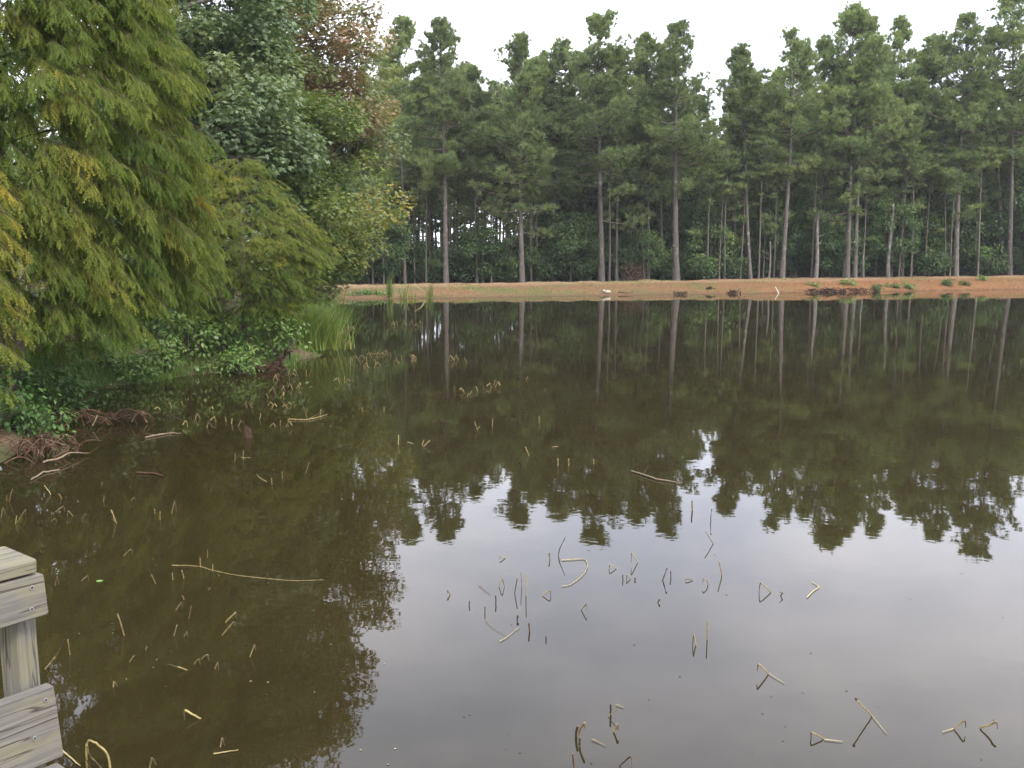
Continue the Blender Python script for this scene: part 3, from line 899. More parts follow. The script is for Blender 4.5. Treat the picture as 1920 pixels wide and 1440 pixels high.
# ------------------------------------------------------------------ bald cypresses on the left shore
def cypress(H, prof, z0, r0, nspray, tbase, slen=(.5, .95), hang=1.0, frond=(.09, .17), wfr=.034, face=None, nb=60, step=.055):
    """prof: (height, radius) pairs of the crown's outline; boughs run out to it and end in hanging sprays"""
    tp = trunk_path(H, 10, .006)
    gt, gc = Geo(), Geo()
    gt.tube(tp, r0 * np.linspace(1.2, .1, 10), 8, cap=False)
    ph, pr = zip(*prof)
    def at_trunk(z):
        return np.array([np.interp(z, tp[:, 2], tp[:, 0]), np.interp(z, tp[:, 2], tp[:, 1]), z])
    for q in range(nb):
        z = z0 + (H - z0) * (q + rng.uniform(0, 1)) / nb
        az = q * 2.39996 + rng.uniform(-.5, .5)
        R = np.interp(z, ph, pr) * rng.uniform(.7, .92)
        k = np.linspace(0, 1, 6)
        h = R * k
        v = R * (.22 * np.sin(k * 2.2) - .28 * k ** 2)
        pts = at_trunk(z) + np.stack([h * math.cos(az), h * math.sin(az), v], -1) + rng.normal(size=(6, 3)) * .02 * k[:, None]
        gt.tube(pts, np.linspace(.006 + .007 * R, .003, 6), 4, mat=1, cap=False)
    TP, TD, TL, TT = [], [], [], []
    zz = np.linspace(z0, H, 60)
    w = np.interp(zz, ph, pr) + .05
    for q in range(nspray):
        z = rng.choice(zz, p=w / w.sum()) + rng.uniform(-.1, .1)
        az = rng.uniform(0, 2 * np.pi)
        if face is not None and math.cos(az - face) < -.2 and rng.random() < .72:
            az = face + rng.uniform(-1.75, 1.75)
        Ro = np.interp(z, ph, pr) * (1 + .16 * mnoise.noise(Vector((math.cos(az) * 1.6, math.sin(az) * 1.6, z * 1.1))))
        L = rng.uniform(*slen) * min(1.0, .45 + Ro * .5)
        r = max(.02, (Ro - .72 * L) * rng.uniform(.35, 1.0) ** .42)
        rad = np.array([math.cos(az), math.sin(az), 0])
        tan = np.array([-math.sin(az), math.cos(az), 0])
        d0 = unit(rad * 1.0 + tan * rng.normal() * .45 + np.array([0, 0, rng.uniform(-.45, .15)]))
        d1 = unit(d0 * .75 + np.array([0, 0, -.55 * hang + rng.normal() * .12]))
        c = at_trunk(np.clip(z + .12, 0, H)) + rad * r
        k = np.linspace(0, 1, 5)[:, None]
        pts = c + d0 * L * .5 * (2 * k - k ** 2) + d1 * L * .5 * k ** 2 * 1.1
        gt.tube(pts, np.linspace(.0055, .002, 5), 3, mat=1, cap=False)
        nt = max(6, int(L / step))
        u = np.sort(rng.uniform(.02, 1, nt))
        u[-1] = 1.0
        B = np.stack([np.interp(u, k[:, 0], pts[:, a]) for a in range(3)], -1)
        tg = unit(np.stack([np.interp(u, k[:, 0], np.gradient(pts[:, a])) for a in range(3)], -1))
        side = unit(np.cross(tg, np.array([0, 0, 1.0]))) * np.where(np.arange(nt) % 2, 1, -1)[:, None]
        TP.append(B)
        TD.append(unit(tg + side * rng.uniform(.2, .9, nt)[:, None] + np.array([0, 0, -.40 * hang]) + rsph(nt) * .25))
        TL.append((.14 + .26 * (1 - u) + .10 * rng.uniform(0, 1, nt)) * L / .75)
        TT.append(np.full(nt, rng.normal() * .14) + rng.normal(size=nt) * .05)
    TP, TD, TL, TT = (np.concatenate(a) for a in (TP, TD, TL, TT))
    TD2 = unit(TD + np.array([0, 0, -.55 * hang]))
    MID = TP + TD * (TL * .5)[:, None]
    gt.stamp(*T_STICK, TP, TD, rsph(len(TP)), TL * .5, .005, .5, 1)
    gt.stamp(*T_STICK, MID, TD2, rsph(len(TP)), TL * .5, .004, .5, 1)
    cnt = np.maximum(5, (TL / .021).astype(int))
    idx = np.repeat(np.arange(len(TP)), cnt)
    n = len(idx)
    s = rng.uniform(.02, 1.0, n)
    P = np.where((s < .5)[:, None], TP[idx] + TD[idx] * (TL[idx] * s)[:, None], MID[idx] + TD2[idx] * (TL[idx] * (s - .5))[:, None])
    T = np.where((s < .5)[:, None], TD[idx], TD2[idx])
    sd_ = unit(np.cross(T, np.array([0, 0, 1.0]))) * np.where(rng.random(n) < .5, 1, -1)[:, None]
    D = unit(T * .8 + sd_ * rng.uniform(.1, .8, n)[:, None] + np.array([0, 0, -.45 * hang]) + rsph(n) * .25)
    Nn = unit(np.array([0, -.3, 1.0]) + rsph(n) * .8)
    pn = np.array([mnoise.noise(Vector(p * .55)) for p in TP])
    tint = np.clip(tbase(TP) + TT + pn * .30, 0, 1)
    gc.stamp(*T_COMB, P, D, Nn, rng.uniform(*frond, n), wfr * rng.uniform(.8, 1.3, n), np.clip(tint[idx] + rng.normal(size=n) * .08, 0, 1))
    return gt.mesh("cypress_trunk", [M_BRANCH, M_TWIG]), gc.mesh("cypress_crown", [M_CYP])

GR_CYP = "bald cypresses on the left shore"
put_tree("bald_cypress", "big feathery green bald cypress filling the upper left, its sprays drooping over the shore",
         cypress(10.5, [(0, 2.1), (1.4, 2.5), (2.0, 2.75), (3.0, 2.75), (3.9, 2.72), (4.6, 2.75), (5.6, 2.5), (7.5, 1.7), (9.5, .7), (10.5, .1)], 1.5, .17, 1600,
                 lambda P: .36 + .03 * P[:, 0], (.55, 1.0), 1.15, face=-1.07), (-7.15, 13.2, gz(-7.15, 13.2) - .05), 0, GR_CYP)
put_tree("bald_cypress", "yellowing young cypress at the left picture edge above the brown root tangle",
         cypress(4.0, [(0, .5), (1, .8), (2, .85), (3, .6), (4, .05)], .7, .05, 150, lambda P: .72 + 0 * P[:, 0], (.35, .6), 1.2), (-5.95, 9.75, gz(-5.95, 9.75) - .03), 1.0, GR_CYP)
put_tree("bald_cypress", "small olive green cypress sapling with a visible trunk, left of the tall green reeds",
         cypress(3.75, [(0, .7), (.6, .95), (1.2, 1.35), (1.9, 1.7), (2.4, 1.4), (2.95, 1.05), (3.85, .2)], .75, .07, 620, lambda P: .46 + 0 * P[:, 0], (.32, .58), .55, (.08, .14), .030, -1.3, 46),
         (-5.32, 18.6, gz(-5.32, 18.6) - .03), 0, GR_CYP)
put_tree("bald_cypress", "low bushy cypress growing at the foot of the big cypress",
         cypress(2.2, [(0, .7), (1, .8), (2.2, .05)], .3, .035, 110, lambda P: .36 + 0 * P[:, 0], (.35, .6), 1.0), (-7.6, 15.6, gz(-7.6, 15.6) - .03), .4, GR_CYP)

# broadleaf trees behind them
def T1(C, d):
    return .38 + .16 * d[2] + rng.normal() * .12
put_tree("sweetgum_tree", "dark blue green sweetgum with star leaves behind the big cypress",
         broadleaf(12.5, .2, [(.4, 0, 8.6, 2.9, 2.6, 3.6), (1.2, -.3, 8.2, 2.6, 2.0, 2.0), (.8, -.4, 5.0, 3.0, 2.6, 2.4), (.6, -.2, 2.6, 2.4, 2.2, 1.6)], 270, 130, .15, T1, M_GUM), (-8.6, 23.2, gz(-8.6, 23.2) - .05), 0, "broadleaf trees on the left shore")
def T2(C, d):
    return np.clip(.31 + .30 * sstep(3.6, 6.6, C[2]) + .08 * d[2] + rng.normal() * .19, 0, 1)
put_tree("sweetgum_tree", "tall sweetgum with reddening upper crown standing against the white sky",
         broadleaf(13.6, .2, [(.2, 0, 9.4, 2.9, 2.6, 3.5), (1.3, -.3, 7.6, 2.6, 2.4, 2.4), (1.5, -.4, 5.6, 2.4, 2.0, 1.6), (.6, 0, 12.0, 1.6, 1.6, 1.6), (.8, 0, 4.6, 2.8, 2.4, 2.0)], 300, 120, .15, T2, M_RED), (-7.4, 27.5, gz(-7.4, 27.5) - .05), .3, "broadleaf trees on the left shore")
def T3(C, d):
    return np.clip(.36 + .46 * sstep(1.6, 2.5, C[0]) * (1 - sstep(3.9, 4.8, C[2])) + .12 * d[2] + rng.normal() * .12, 0, 1)
put_tree("maple_tree", "yellow green maple with golden leaves on its outer branch over the pond",
         broadleaf(6.6, .13, [(.6, 0, 4.6, 2.1, 1.8, 1.6), (1.5, 0, 3.2, 1.75, 1.5, 1.1), (.5, 0, 2.2, 1.9, 1.6, 1.3)], 120, 120, .13, T3, M_YEL), (-6.35, 24.6, gz(-6.35, 24.6) - .05), 0, "broadleaf trees on the left shore")
# wood behind the left shore
lw = [broadleaf(10, .16, [(0, 0, 6, 2.6, 2.6, 3.4), (0, 0, 2.8, 2.4, 2.4, 2.2)], 110, 70, .2, T1, M_GUM, T_LEAF) for _ in range(2)]
for q, (x, y) in enumerate([(-12, 19), (-14.5, 23), (-11.5, 26), (-16, 15), (-12.5, 31), (-10.5, 35), (-19, 20), (-11.5, 41), (-14, 10), (-13, 49), (-16, 36)]):
    put_tree("broadleaf_tree", "shaded broadleaf tree in the wood behind the left shore trees", lw[q % 2], (x, y, gz(x, y) - .05), q * 1.3, "shaded trees behind the left shore", rng.uniform(.85, 1.1))

# ------------------------------------------------------------------ plants on the left shore
def shrub(w, h, nblob, nleaf, size, tint, mat=None, tmpl=T_LEAF, rb=(.12, .28)):
    gt, gc = Geo(), Geo()
    for _ in range(nblob):
        C = np.array([rng.normal() * w * .45, rng.normal() * w * .4, h * rng.uniform(.3, 1)])
        blob_leaves(gc, C, rng.uniform(*rb), nleaf, size, tint + rng.normal() * .14, tmpl, .5)
        gt.tube([(C[0] * .25, C[1] * .25, -.04), C * np.array([.6, .6, .55]), C], [.012, .009, .005], 4, cap=False)
    return gt.mesh("shrub_stems", [M_BRANCH]), gc.mesh("shrub_leaves", [mat or M_SHRUB])
def put_shrub(name, label, ms, x, y, rz=0, s=1.0, cat="shrub", group="shrubs along the left shore"):
    t = thing(name, label, cat, (x, y, max(0, gz(x, y)) - .02), rz, group, s)
    link("stems", ms[0], t)
    link("leaves", ms[1], t)
def sp(px, py, z=.2):
    p = on_plane(px, py, z)
    return p[0], p[1]
for (px, py, w, h, nb, nl, sz, ti, lab) in [
    (352, 676, .55, .85, 26, 34, .11, .55, "broad leaved shrub hanging over the waterline beneath the big cypress"),
    (420, 670, .55, .62, 24, 34, .10, .35, "rounded green shrub on the bank just left of the sapling trunk"),
    (520, 668, .5, .85, 24, 34, .10, .62, "pale leaved shrub leaning toward the reeds"),
    (575, 640, .5, 1.0, 24, 30, .09, .45, "taller shrub behind the left side of the reeds"),
    (470, 650, .6, .6, 20, 34, .10, .3, "dark shrub growing around the sapling trunk"),
    (140, 640, .7, .55, 30, 34, .09, .05, "very dark low shrub in the shade under the big cypress"),
    (285, 655, .5, .6, 20, 34, .10, .3, "mid green shrub left of the waterline shrub"),
    (30, 740, .7, .55, 30, 36, .10, .22, "dark green weedy shrub on the bank at the left edge"),
    (110, 738, .5, .45, 24, 34, .09, .2, "dark green shrub above the brown root heap"),
    (200, 690, .3, .25, 14, 24, .08, .35, "small green plant in the grass strip"),
    (262, 694, .35, .4, 22, 30, .08, .6, "light green low shrub where the grass strip meets the waterline"),
    (310, 684, .4, .55, 24, 30, .09, .65, "light green shrub between the waterline shrub and the low shrub left of it"),
    (455, 680, .4, .5, 24, 30, .08, .6, "light green shrub on the mud edge in front of the sapling trunk"),
    (240, 640, .6, .7, 26, 30, .10, .35, "green shrub under the hanging sprays of the big cypress"),
    (-30, 800, .55, .5, 30, 36, .08, .12, "dark weedy shrub behind the curling brown root heap"),
    (60, 790, .4, .35, 24, 34, .07, .2, "low dark weeds between the root heap and the flat root mat"),
]:
    x, y = sp(px, py)
    put_shrub("shore_shrub", lab, shrub(w, h, nb, nl, sz, ti), x, y)

def blade_mesh(n, spread, Hr, wid, tint, lean=.25, fan=None, mat=None, name="blades", tb=None):
    g = Geo()
    P = np.stack([rng.normal(size=n) * spread[0], rng.normal(size=n) * spread[1], np.full(n, -.03)], -1)
    L = rng.uniform(*Hr, n)
    D1 = unit(np.array([0, 0, 1.0]) + rng.normal(size=(n, 3)) * lean * .6 + (np.array(fan) * .5 if fan is not None else 0))
    bend = rng.normal(size=(n, 3)) * lean + (np.array(fan) if fan is not None else 0)
    bend[:, 2] = -abs(bend[:, 2]) * .3
    k = 4
    W = unit(np.cross(D1, rsph(n)))
    pts = [P]
    for q in range(1, k + 1):
        t = q / k
        pts.append(P + D1 * (L * t)[:, None] + bend * (L * t ** 2.2)[:, None] * .8)
    V, Tn = [], []
    tt = np.clip(tint + rng.normal(size=n) * .24, 0, 1)
    for q, p in enumerate(pts):
        ww = wid * (1 - (q / k) ** 2 * .97) * .5
        V += [p + W * ww, p - W * ww]
    V = np.stack(V, 1)
    m = 2 * (k + 1)
    f = np.array([(2 * q, 2 * q + 1, 2 * q + 3, 2 * q + 2) for q in range(k)])
    tv = np.tile(np.repeat(np.arange(k + 1) / k, 2), n)
    tcol = np.repeat(tt, m) + ((tb or 0) * (1 - tv) * 1.0)
    g.add(V.reshape(-1, 3), (f[None] + (np.arange(n) * m)[:, None, None]).reshape(-1, 4), np.clip(tcol, 0, 1))
    return g.mesh(name, [mat or M_GRASS])
for (px, py, n, spd, Hr, ti, fan, lab) in [
    (574, 657, 1000, (.36, .26), (.75, 1.25), .22, (.16, -.05, 0), "tall bright green reed clump at the tip of the left shore"),
    (532, 652, 600, (.34, .26), (.55, 1.05), .30, (.05, -.05, 0), "green reed clump between the pale shrub and the tall reeds"),
    (588, 643, 700, (.26, .36), (.75, 1.25), .25, (.20, 0, 0), "reed clump leaning right over the water behind the tall reeds"),
    (545, 616, 600, (.5, .3), (1.0, 1.6), .08, None, "blue green cattail clump under the sapling behind the reeds"),
    (578, 606, 600, (.4, .4), (1.1, 1.75), .10, (.08, 0, 0), "blue green cattail clump furthest along the left shore"),
]:
    x, y = sp(px, py, .05)
    o = link("reed_clump", blade_mesh(n, spd, Hr, .017, ti, .28, fan, M_REED, "reed_blades", .34), None, (x, y, max(gz(x, y), -.1)))
    tag(o, lab, "reeds", "reed clumps on the left shore")

# grass along the near left bank (nobody could count it)
n = 40000
X, Y = rng.uniform(-13, -3.9, n), rng.uniform(8.5, 24, n)
d = sdf(X, Y) + .28 * fbm(X, Y, .9)
den = fbm(X, Y, .55) + .35 * np.exp(-np.abs(d - .5) / 1.0)
ok = (d > -.04) & (den > rng.uniform(-.25, .35, n)) & (d < 5) & (Y > 12.2 + rng.normal(size=n) * .5)
X, Y = X[ok], Y[ok]
g = Geo()
Zg = land(X, Y)
P = np.stack([X, Y, Zg - .01], -1)
for _ in range(3):
    D = unit(np.array([0, 0, 1.0]) + rng.normal(size=(len(X), 3)) * .45)
    Pq = P + rng.normal(size=P.shape) * np.array([.04, .04, 0])
    g.stamp(*T_BLADE, Pq, D, rsph(len(X)), rng.uniform(.08, .24, len(X)), .013, np.clip(.35 + fbm(X, Y, .8) * .5 + rng.normal(size=len(X)) * .16, 0, 1))
o = link("bank_grass", g.mesh("bank_grass", [M_GRASS]))
tag(o, "short green grass growing on the left bank down to the waterline", "grass", None, "stuff")
# thin grass on the far bank
n = 60000
X, Y = rng.uniform(-10, 34, n), rng.uniform(43, 63, n)
d = sdf(X, Y)
ok = (d > .25) & (d < 6.5) & (fbm(X, Y, .35) > rng.uniform(-.2, .5, n) + .25 * sstep(9, 16, X))
X, Y = X[ok], Y[ok]
g = Geo()
P = np.stack([X, Y, land(X, Y) - .01], -1)
g.stamp(*T_BLADE, P, unit(np.array([0, 0, .8]) + rng.normal(size=(len(X), 3)) * .6), rsph(len(X)), rng.uniform(.04, .12, len(X)), .028, np.clip(.55 + rng.normal(size=len(X)) * .25, 0, 1))
o = link("thin_grass", g.mesh("thin_grass", [M_GRASS]))
tag(o, "thin dry grass in patches on the far clay bank", "grass", None, "stuff")
# fallen leaves and needles on the near bank
n = 5000
X, Y = rng.uniform(-12, -4.3, n), rng.uniform(9, 22, n)
d = sdf(X, Y)
ok = (d > .2) & (d < 5)
X, Y = X[ok], Y[ok]
g = Geo()
g.stamp(*T_LEAF, np.stack([X, Y, land(X, Y) + .012], -1), unit(rng.normal(size=(len(X), 3)) * np.array([1, 1, .15])), unit(np.array([0, 0, 1.0]) + rsph(len(X)) * .3), rng.uniform(.04, .1, len(X)), .045, rng.uniform(0, 1, len(X)))
o = link("fallen_leaves", g.mesh("fallen_leaves", [tint_mat("fallen_leaf", [(0, (.07, .035, .02)), (.6, (.22, .12, .07)), (1, (.36, .25, .16))])]))
tag(o, "brown fallen leaves scattered on the soil under the big cypress", "leaves", None, "stuff")

# round leaved plants at the waterline
def pads(n, r, spread, h):
    gs, gl = Geo(), Geo()
    a = np.linspace(.25, 2 * np.pi - .25, 14)
    for _ in range(n):
        c = np.array([rng.normal() * spread, rng.normal() * spread * .7, rng.uniform(.02, h)])
        rr = r * rng.uniform(.6, 1.2)
        nrm = unit(np.array([rng.normal() * .4, rng.normal() * .4 - .25, 1.0]))
        A = unit(np.cross(nrm, [0.3, 1, .2]))
        B = np.cross(nrm, A)
        rim = c + rr * (np.cos(a)[:, None] * A + np.sin(a)[:, None] * B) + nrm * .012
        k = np.arange(13)
        gl.add(np.vstack([c[None], rim]), np.stack([np.zeros(13, int), k + 1, k + 2], -1), np.clip(rng.normal() * .3 + .5, 0, 1))
        gs.tube([(c[0] * .5, c[1] * .5, -.06), (c[0] * .9, c[1] * .9, c[2] * .5), c], [.004] * 3, 4, cap=False)
    return gs.mesh("pad_stems", [M_STEM]), gl.mesh("pad_leaves", [M_PAD])
for (px, py, n, lab) in [
    (186, 726, 9, "group of round pale green leaves standing at the left waterline under the grass strip"),
    (338, 700, 8, "round pale leaves at the foot of the overhanging waterline shrub"),
    (252, 712, 7, "row of small round leaves at the waterline between the two other leaf groups"),
    (388, 698, 6, "round leaves on the mud edge left of the reddish roots"),
    (84, 752, 6, "round leaves on the dark bank above the brown root heap"),
]:
    x, y = sp(px, py, .03)
    ms = pads(n, .055, .22, .12)
    t = thing("round_leaf_plant", lab, "plant", (x, y, max(0, gz(x, y))), 0, "round leaved plants at the waterline")
    link("stems", ms[0], t)
    link("leaves", ms[1], t)
g = Geo()
a = np.linspace(.3, 2 * np.pi - .3, 14)
g.add(np.vstack([[(0, 0, 0)], np.stack([.024 * np.cos(a), .018 * np.sin(a), np.zeros(14)], -1)]), [(0, k + 1, k + 2) for k in range(13)], .7)
p = on_plane(187, 1089, .005)
tag(link("floating_leaf", g.mesh("floating_leaf", [leaf_mat("floating_leaf", [(0, (.12, .24, .06)), (1, (.2, .34, .1))])]), None, p), "single small green leaf floating right of the wooden railing", "leaf")

# root heaps and driftwood
def tangle(n, spread, h, rad, curl, tint, ln=1.6):
    g = Geo()
    for _ in range(n):
        c = np.array([rng.normal() * spread[0], rng.normal() * spread[1], rng.uniform(-.02, h * .5)])
        az = rng.uniform(0, 6.28)
        L = rng.uniform(.4, 1.0) * spread[0] * ln
        k = np.linspace(0, 1, 9)
        turn = rng.normal() * curl
        hd = az + turn * k
        dx = np.cumsum(np.cos(hd)) * L / 9
        dy = np.cumsum(np.sin(hd)) * L / 9
        up = h * rng.uniform(.3, 1.1) * np.sin(k * np.pi * rng.uniform(.6, 1.1))
        pts = c + np.stack([dx - dx.mean(), (dy - dy.mean()) * .6, up], -1)
        g.tube(pts, rad * rng.uniform(.5, 1.3) * np.linspace(1.1, .5, 9), 5, np.clip(tint + rng.normal() * .2, 0, 1))
    return g.mesh("root_tangle", [M_ROOT])
p = on_plane(62, 858, 0)
tag(link("root_tangle", tangle(60, (.22, .14), .20, .0068, 4.6, .42, 3.2), None, p), "heap of curling brown roots in the water at the left picture edge", "roots")
p = on_plane(190, 792, .02)
tag(link("root_tangle", tangle(40, (.34, .14), .13, .010, 1.4, .3), None, p), "flat dark root mat at the bank behind the curling brown root heap", "roots")
p = on_plane(470, 695, 0)
tag(link("root_tangle", tangle(60, (.42, .10), .14, .009, 1.2, .3), None, p), "reddish brown root mat along the mud edge below the sapling", "roots")
def driftwood(name, lab, cat, pts, rad, mat, tint=.5, twigs=0, sides=7):
    g = Geo()
    pts = np.array(pts, float)
    o0 = pts[0].copy()
    q = pts - o0
    k = np.linspace(0, len(q) - 1, (len(q) - 1) * 4 + 1)
    qq = np.stack([np.interp(k, np.arange(len(q)), q[:, c]) for c in range(3)], -1)
    qq += rng.normal(size=qq.shape) * np.mean(rad) * .25
    g.tube(qq, np.interp(k, np.linspace(0, len(q) - 1, len(rad)), rad), sides, tint)
    for _ in range(twigs):
        i = rng.integers(2, len(qq))
        dd = unit(rng.normal(size=3) + np.array([0, 0, .6]))
        L = np.linalg.norm(q[-1]) * rng.uniform(.2, .45)
        g.tube([qq[i], qq[i] + dd * L * .5, qq[i] + dd * L], [np.mean(rad) * .5, np.mean(rad) * .35, np.mean(rad) * .15], 4, tint)
    return tag(link(name, g.mesh(name, [mat]), None, o0), lab, cat)
Yd = on_plane(525, 695)[1]
driftwood("root_stump", "dark upturned root stump at the tip of the mud edge before the reeds", "stump", [at_depth(512, 694, Yd), at_depth(522, 680, Yd), at_depth(530, 668, Yd), at_depth(548, 657, Yd)], (.10, .07, .035, .012), M_ROOT, .12, 7)
Yd = on_plane(640, 632)[1]
driftwood("driftwood_log", "brown broken log end poking out of the reeds over the water", "log", [at_depth(626, 634, Yd), at_depth(643, 626, Yd), at_depth(662, 617, Yd)], (.09, .07, .055), M_ROOT, .62, 1)
c = on_plane(465, 820)
g = Geo()
g.tube([(0, 0, -.1), (0, 0, 0), (.004, 0, .05), (.008, 0, .10)], [.062, .056, .045, .032], 12, .12)
for k in range(9):
    a = rng.uniform(0, 6.28)
    g.tube([(math.cos(a) * .05, math.sin(a) * .05, -.05), (math.cos(a) * .038, math.sin(a) * .038, .07), (math.cos(a) * .034, math.sin(a) * .034, rng.uniform(.10, .17))], [.018, .014, .003], 5, .2)
tag(link("tree_stump", g.mesh("tree_stump", [M_ROOT]), None, c), "short dark splintered stump standing in the water left of centre", "stump")
fl = lambda *a: [on_plane(x, y, .012) for x, y in a]
driftwood("floating_branch", "thin pale forked branch floating left of the dark stump", "branch", fl((272, 820), (300, 815), (322, 811), (338, 813)), (.012, .012, .009, .006), M_ROOT, .85, 3, 5)
driftwood("floating_branch", "bent pale stick lying on the water right below the brown root heap", "branch", fl((59, 899), (81, 886), (112, 880)), (.008, .009, .007), M_ROOT, .95, 0, 5)
driftwood("floating_branch", "curved brown branch reaching out of the root heap over the water", "branch", [on_plane(80, 866, .05), on_plane(112, 860, .06), on_plane(130, 849, .07), on_plane(168, 850, .02)], (.012, .012, .010, .004), M_ROOT, .9, 1, 5)
driftwood("floating_branch", "dim brown branch half sunk in the dark water before the root heap", "branch", fl((256, 886), (285, 887), (308, 893)), (.010, .010, .005), M_ROOT, .35, 1, 5)
driftwood("floating_branch", "long pale stick floating at the edge of the pine reflections right of centre", "branch", fl((1184, 883), (1213, 892), (1231, 898), (1279, 906)), (.008, .009, .009, .005), M_ROOT, .95, 1, 5)
driftwood("floating_branch", "straight pale branch lying on the water right of the dark stump", "branch", fl((541, 786), (572, 787), (590, 784), (614, 777)), (.007, .009, .008, .004), M_STEM, .48, 3, 5)

# ------------------------------------------------------------------ things on the far bank
def bank_pt(px, py):
    """the point of the far bank seen at a pixel"""
    d = ray(px, py)
    ks = np.arange(42, 66, .05) / d[1]
    pts = np.array([0, 0, EYE]) + ks[:, None] * d
    hit = np.nonzero(pts[:, 2] <= land(pts[:, 0], pts[:, 1]))[0]
    return pts[hit[0]] if len(hit) else on_plane(px, py)
p0, p1, p2 = bank_pt(1461, 553), None, None
driftwood("white_stick", "bleached white stick leaning on the far bank at the waterline", "stick", [p0 - np.array([0, 0, .03]), at_depth(1459, 548, p0[1]), at_depth(1454, 538, p0[1] + .2)], (.034, .030, .022), M_WHITE, .35, 0)
p = bank_pt(1137, 550)
g = Geo()
for (x, z, rx, rz_) in ((.05, .07, .20, .10), (-.15, .13, .09, .07)):
    u, v = np.meshgrid(np.linspace(0, 2 * np.pi, 13)[:-1], np.linspace(.1, np.pi - .1, 7), indexing='ij')
    bump = 1 + .12 * np.sin(3 * u + 2 * v)
    V = np.stack([x + rx * np.sin(v) * np.cos(u) * bump, .11 * np.sin(v) * np.sin(u) * bump, z + rz_ * np.cos(v) * bump], -1)
    i, j = np.meshgrid(np.arange(12), np.arange(6), indexing='ij')
    a0 = i * 7 + j
    a1 = ((i + 1) % 12) * 7 + j
    g.add(V.reshape(-1, 3), np.stack([a0, a1, a1 + 1, a0 + 1], -1).reshape(-1, 4), .6)
tag(link("pale_stone", g.mesh("pale_stone", [M_ROCK]), None, p), "pale cream lump of stone on the far bank in front of the round crowned pine", "stone")
driftwood("bank_stick", "thin pale stick leaning beside the pale cream stone", "stick", [bank_pt(1118, 552), bank_pt(1125, 546) + np.array([0, 0, .05]), bank_pt(1131, 540) + np.array([0, 0, .08])], (.02, .02, .012), M_ROOT, .9)
driftwood("bank_stick", "dark stick lying along the waterline right of the pale stone", "stick", [bank_pt(1160, 549) + np.array([0, 0, .04]), bank_pt(1175, 551) + np.array([0, 0, .05]), bank_pt(1186, 550) + np.array([0, 0, .03])], (.02, .02, .012), M_ROOT, .35, 2)
for (px, py, s, lab) in [(1274, 553, 1.0, "dark root clod at the waterline below the thick trunked pine"), (1374, 551, 1.1, "dark clod at the left foot of the straw covered mound"),
                         (1331, 543, .7, "small dark clod higher on the bank left of the mound")]:
    p = bank_pt(px, py)
    tag(link("root_clod", tangle(26, (.16 * s, .10), .17 * s, .022, 1.6, .1), None, p), lab, "clod", "dark clods on the far bank")
p = bank_pt(1545, 549)
tag(link("exposed_roots", tangle(80, (.70, .20), .22, .022, 1.2, .0), None, p + np.array([0, .05, -.04])), "exposed roots of the far bank, coloured dark for the shade of the undercut hollow", "roots")  # near-black root colour stands in for the shade of an undercut not modelled
p = bank_pt(1595, 546)
tag(link("exposed_roots", tangle(44, (.50, .2), .20, .018, 1.2, .12), None, p + np.array([0, .05, -.04])), "brown exposed roots in the bank right of the dark hollow", "roots")
for (px, py, w, h, nb, ti, lab) in [
    (1588, 534, .5, .35, 12, .8, "bright green plant on the bank top over the brown exposed roots"),
    (1644, 546, .32, .42, 10, .25, "blue green tuft on the orange bank right of the exposed roots"),
    (1676, 540, .4, .30, 10, .35, "low leafy tuft left of the grassy tuft on the orange bank"),
    (1704, 541, .32, .45, 10, .5, "upright grassy tuft in the middle of the orange bank"),
    (1778, 536, .42, .42, 14, .3, "round leafy tuft on the orange bank beneath the tall grey trunked pine"),
    (1808, 534, .3, .25, 8, .2, "small dark tuft right of the round leafy tuft on the orange bank"),
    (1846, 526, .3, .35, 8, .8, "pale upright weed on the orange bank near the right edge"),
    (684, 552, .6, .22, 16, .45, "creeping green mat at the waterline left of the standing reeds"),
    (655, 554, .4, .15, 8, .6, "thin creeping plant at the waterline at the left end of the far bank"),
    (712, 553, .4, .18, 10, .55, "low green patch between the creeping mat and the standing reeds"),
    (1525, 536, .4, .2, 8, .5, "low green plant on the bank top above the dark hollow"),
]:
    p = bank_pt(px, py)
    ms = shrub(w, h, nb, 26, .12, ti, None, T_LEAF, (.1, .2))
    t = thing("bank_weed", lab, "plant", p - np.array([0, 0, .05]), 0, "weeds on the far bank")
    link("stems", ms[0], t)
    link("leaves", ms[1], t)
for (px, py, n, spd, Hr, ti, lab) in [(730, 560, 46, (.10, .08), (.7, 1.35), .2, "tall dry tipped reed tuft standing in the water before the far bank"),
                                      (757, 560, 26, (.16, .1), (.4, .85), .2, "short reed tuft just right of the tall dry tipped reeds"),
                                      (804, 560, 22, (.08, .06), (.5, 1.0), .15, "thin green reed tuft right of the bent dead stalk"),
                                      (774, 559, 26, (.25, .1), (.2, .45), .5, "low yellow tangle of broken reeds before the far bank")]:
    p = on_plane(px, py)
    o = link("reed_tuft", blade_mesh(n, spd, Hr, .035, ti, .12 if n > 40 else .25, None, M_REED, "reed_blades", .3), None, p)
    tag(o, lab, "reeds", "reed tufts in the water before the far bank")
p = on_plane(797, 559)
driftwood("bent_stalk", "thick pale dead stalk bent over to the left before the far bank", "stalk", [p - np.array([0, 0, .05]), at_depth(798, 557, p[1]), at_depth(790, 543, p[1]), at_depth(782, 538, p[1]), at_depth(776, 533, p[1])], (.022, .028, .024, .018, .010), M_STEM, .72)

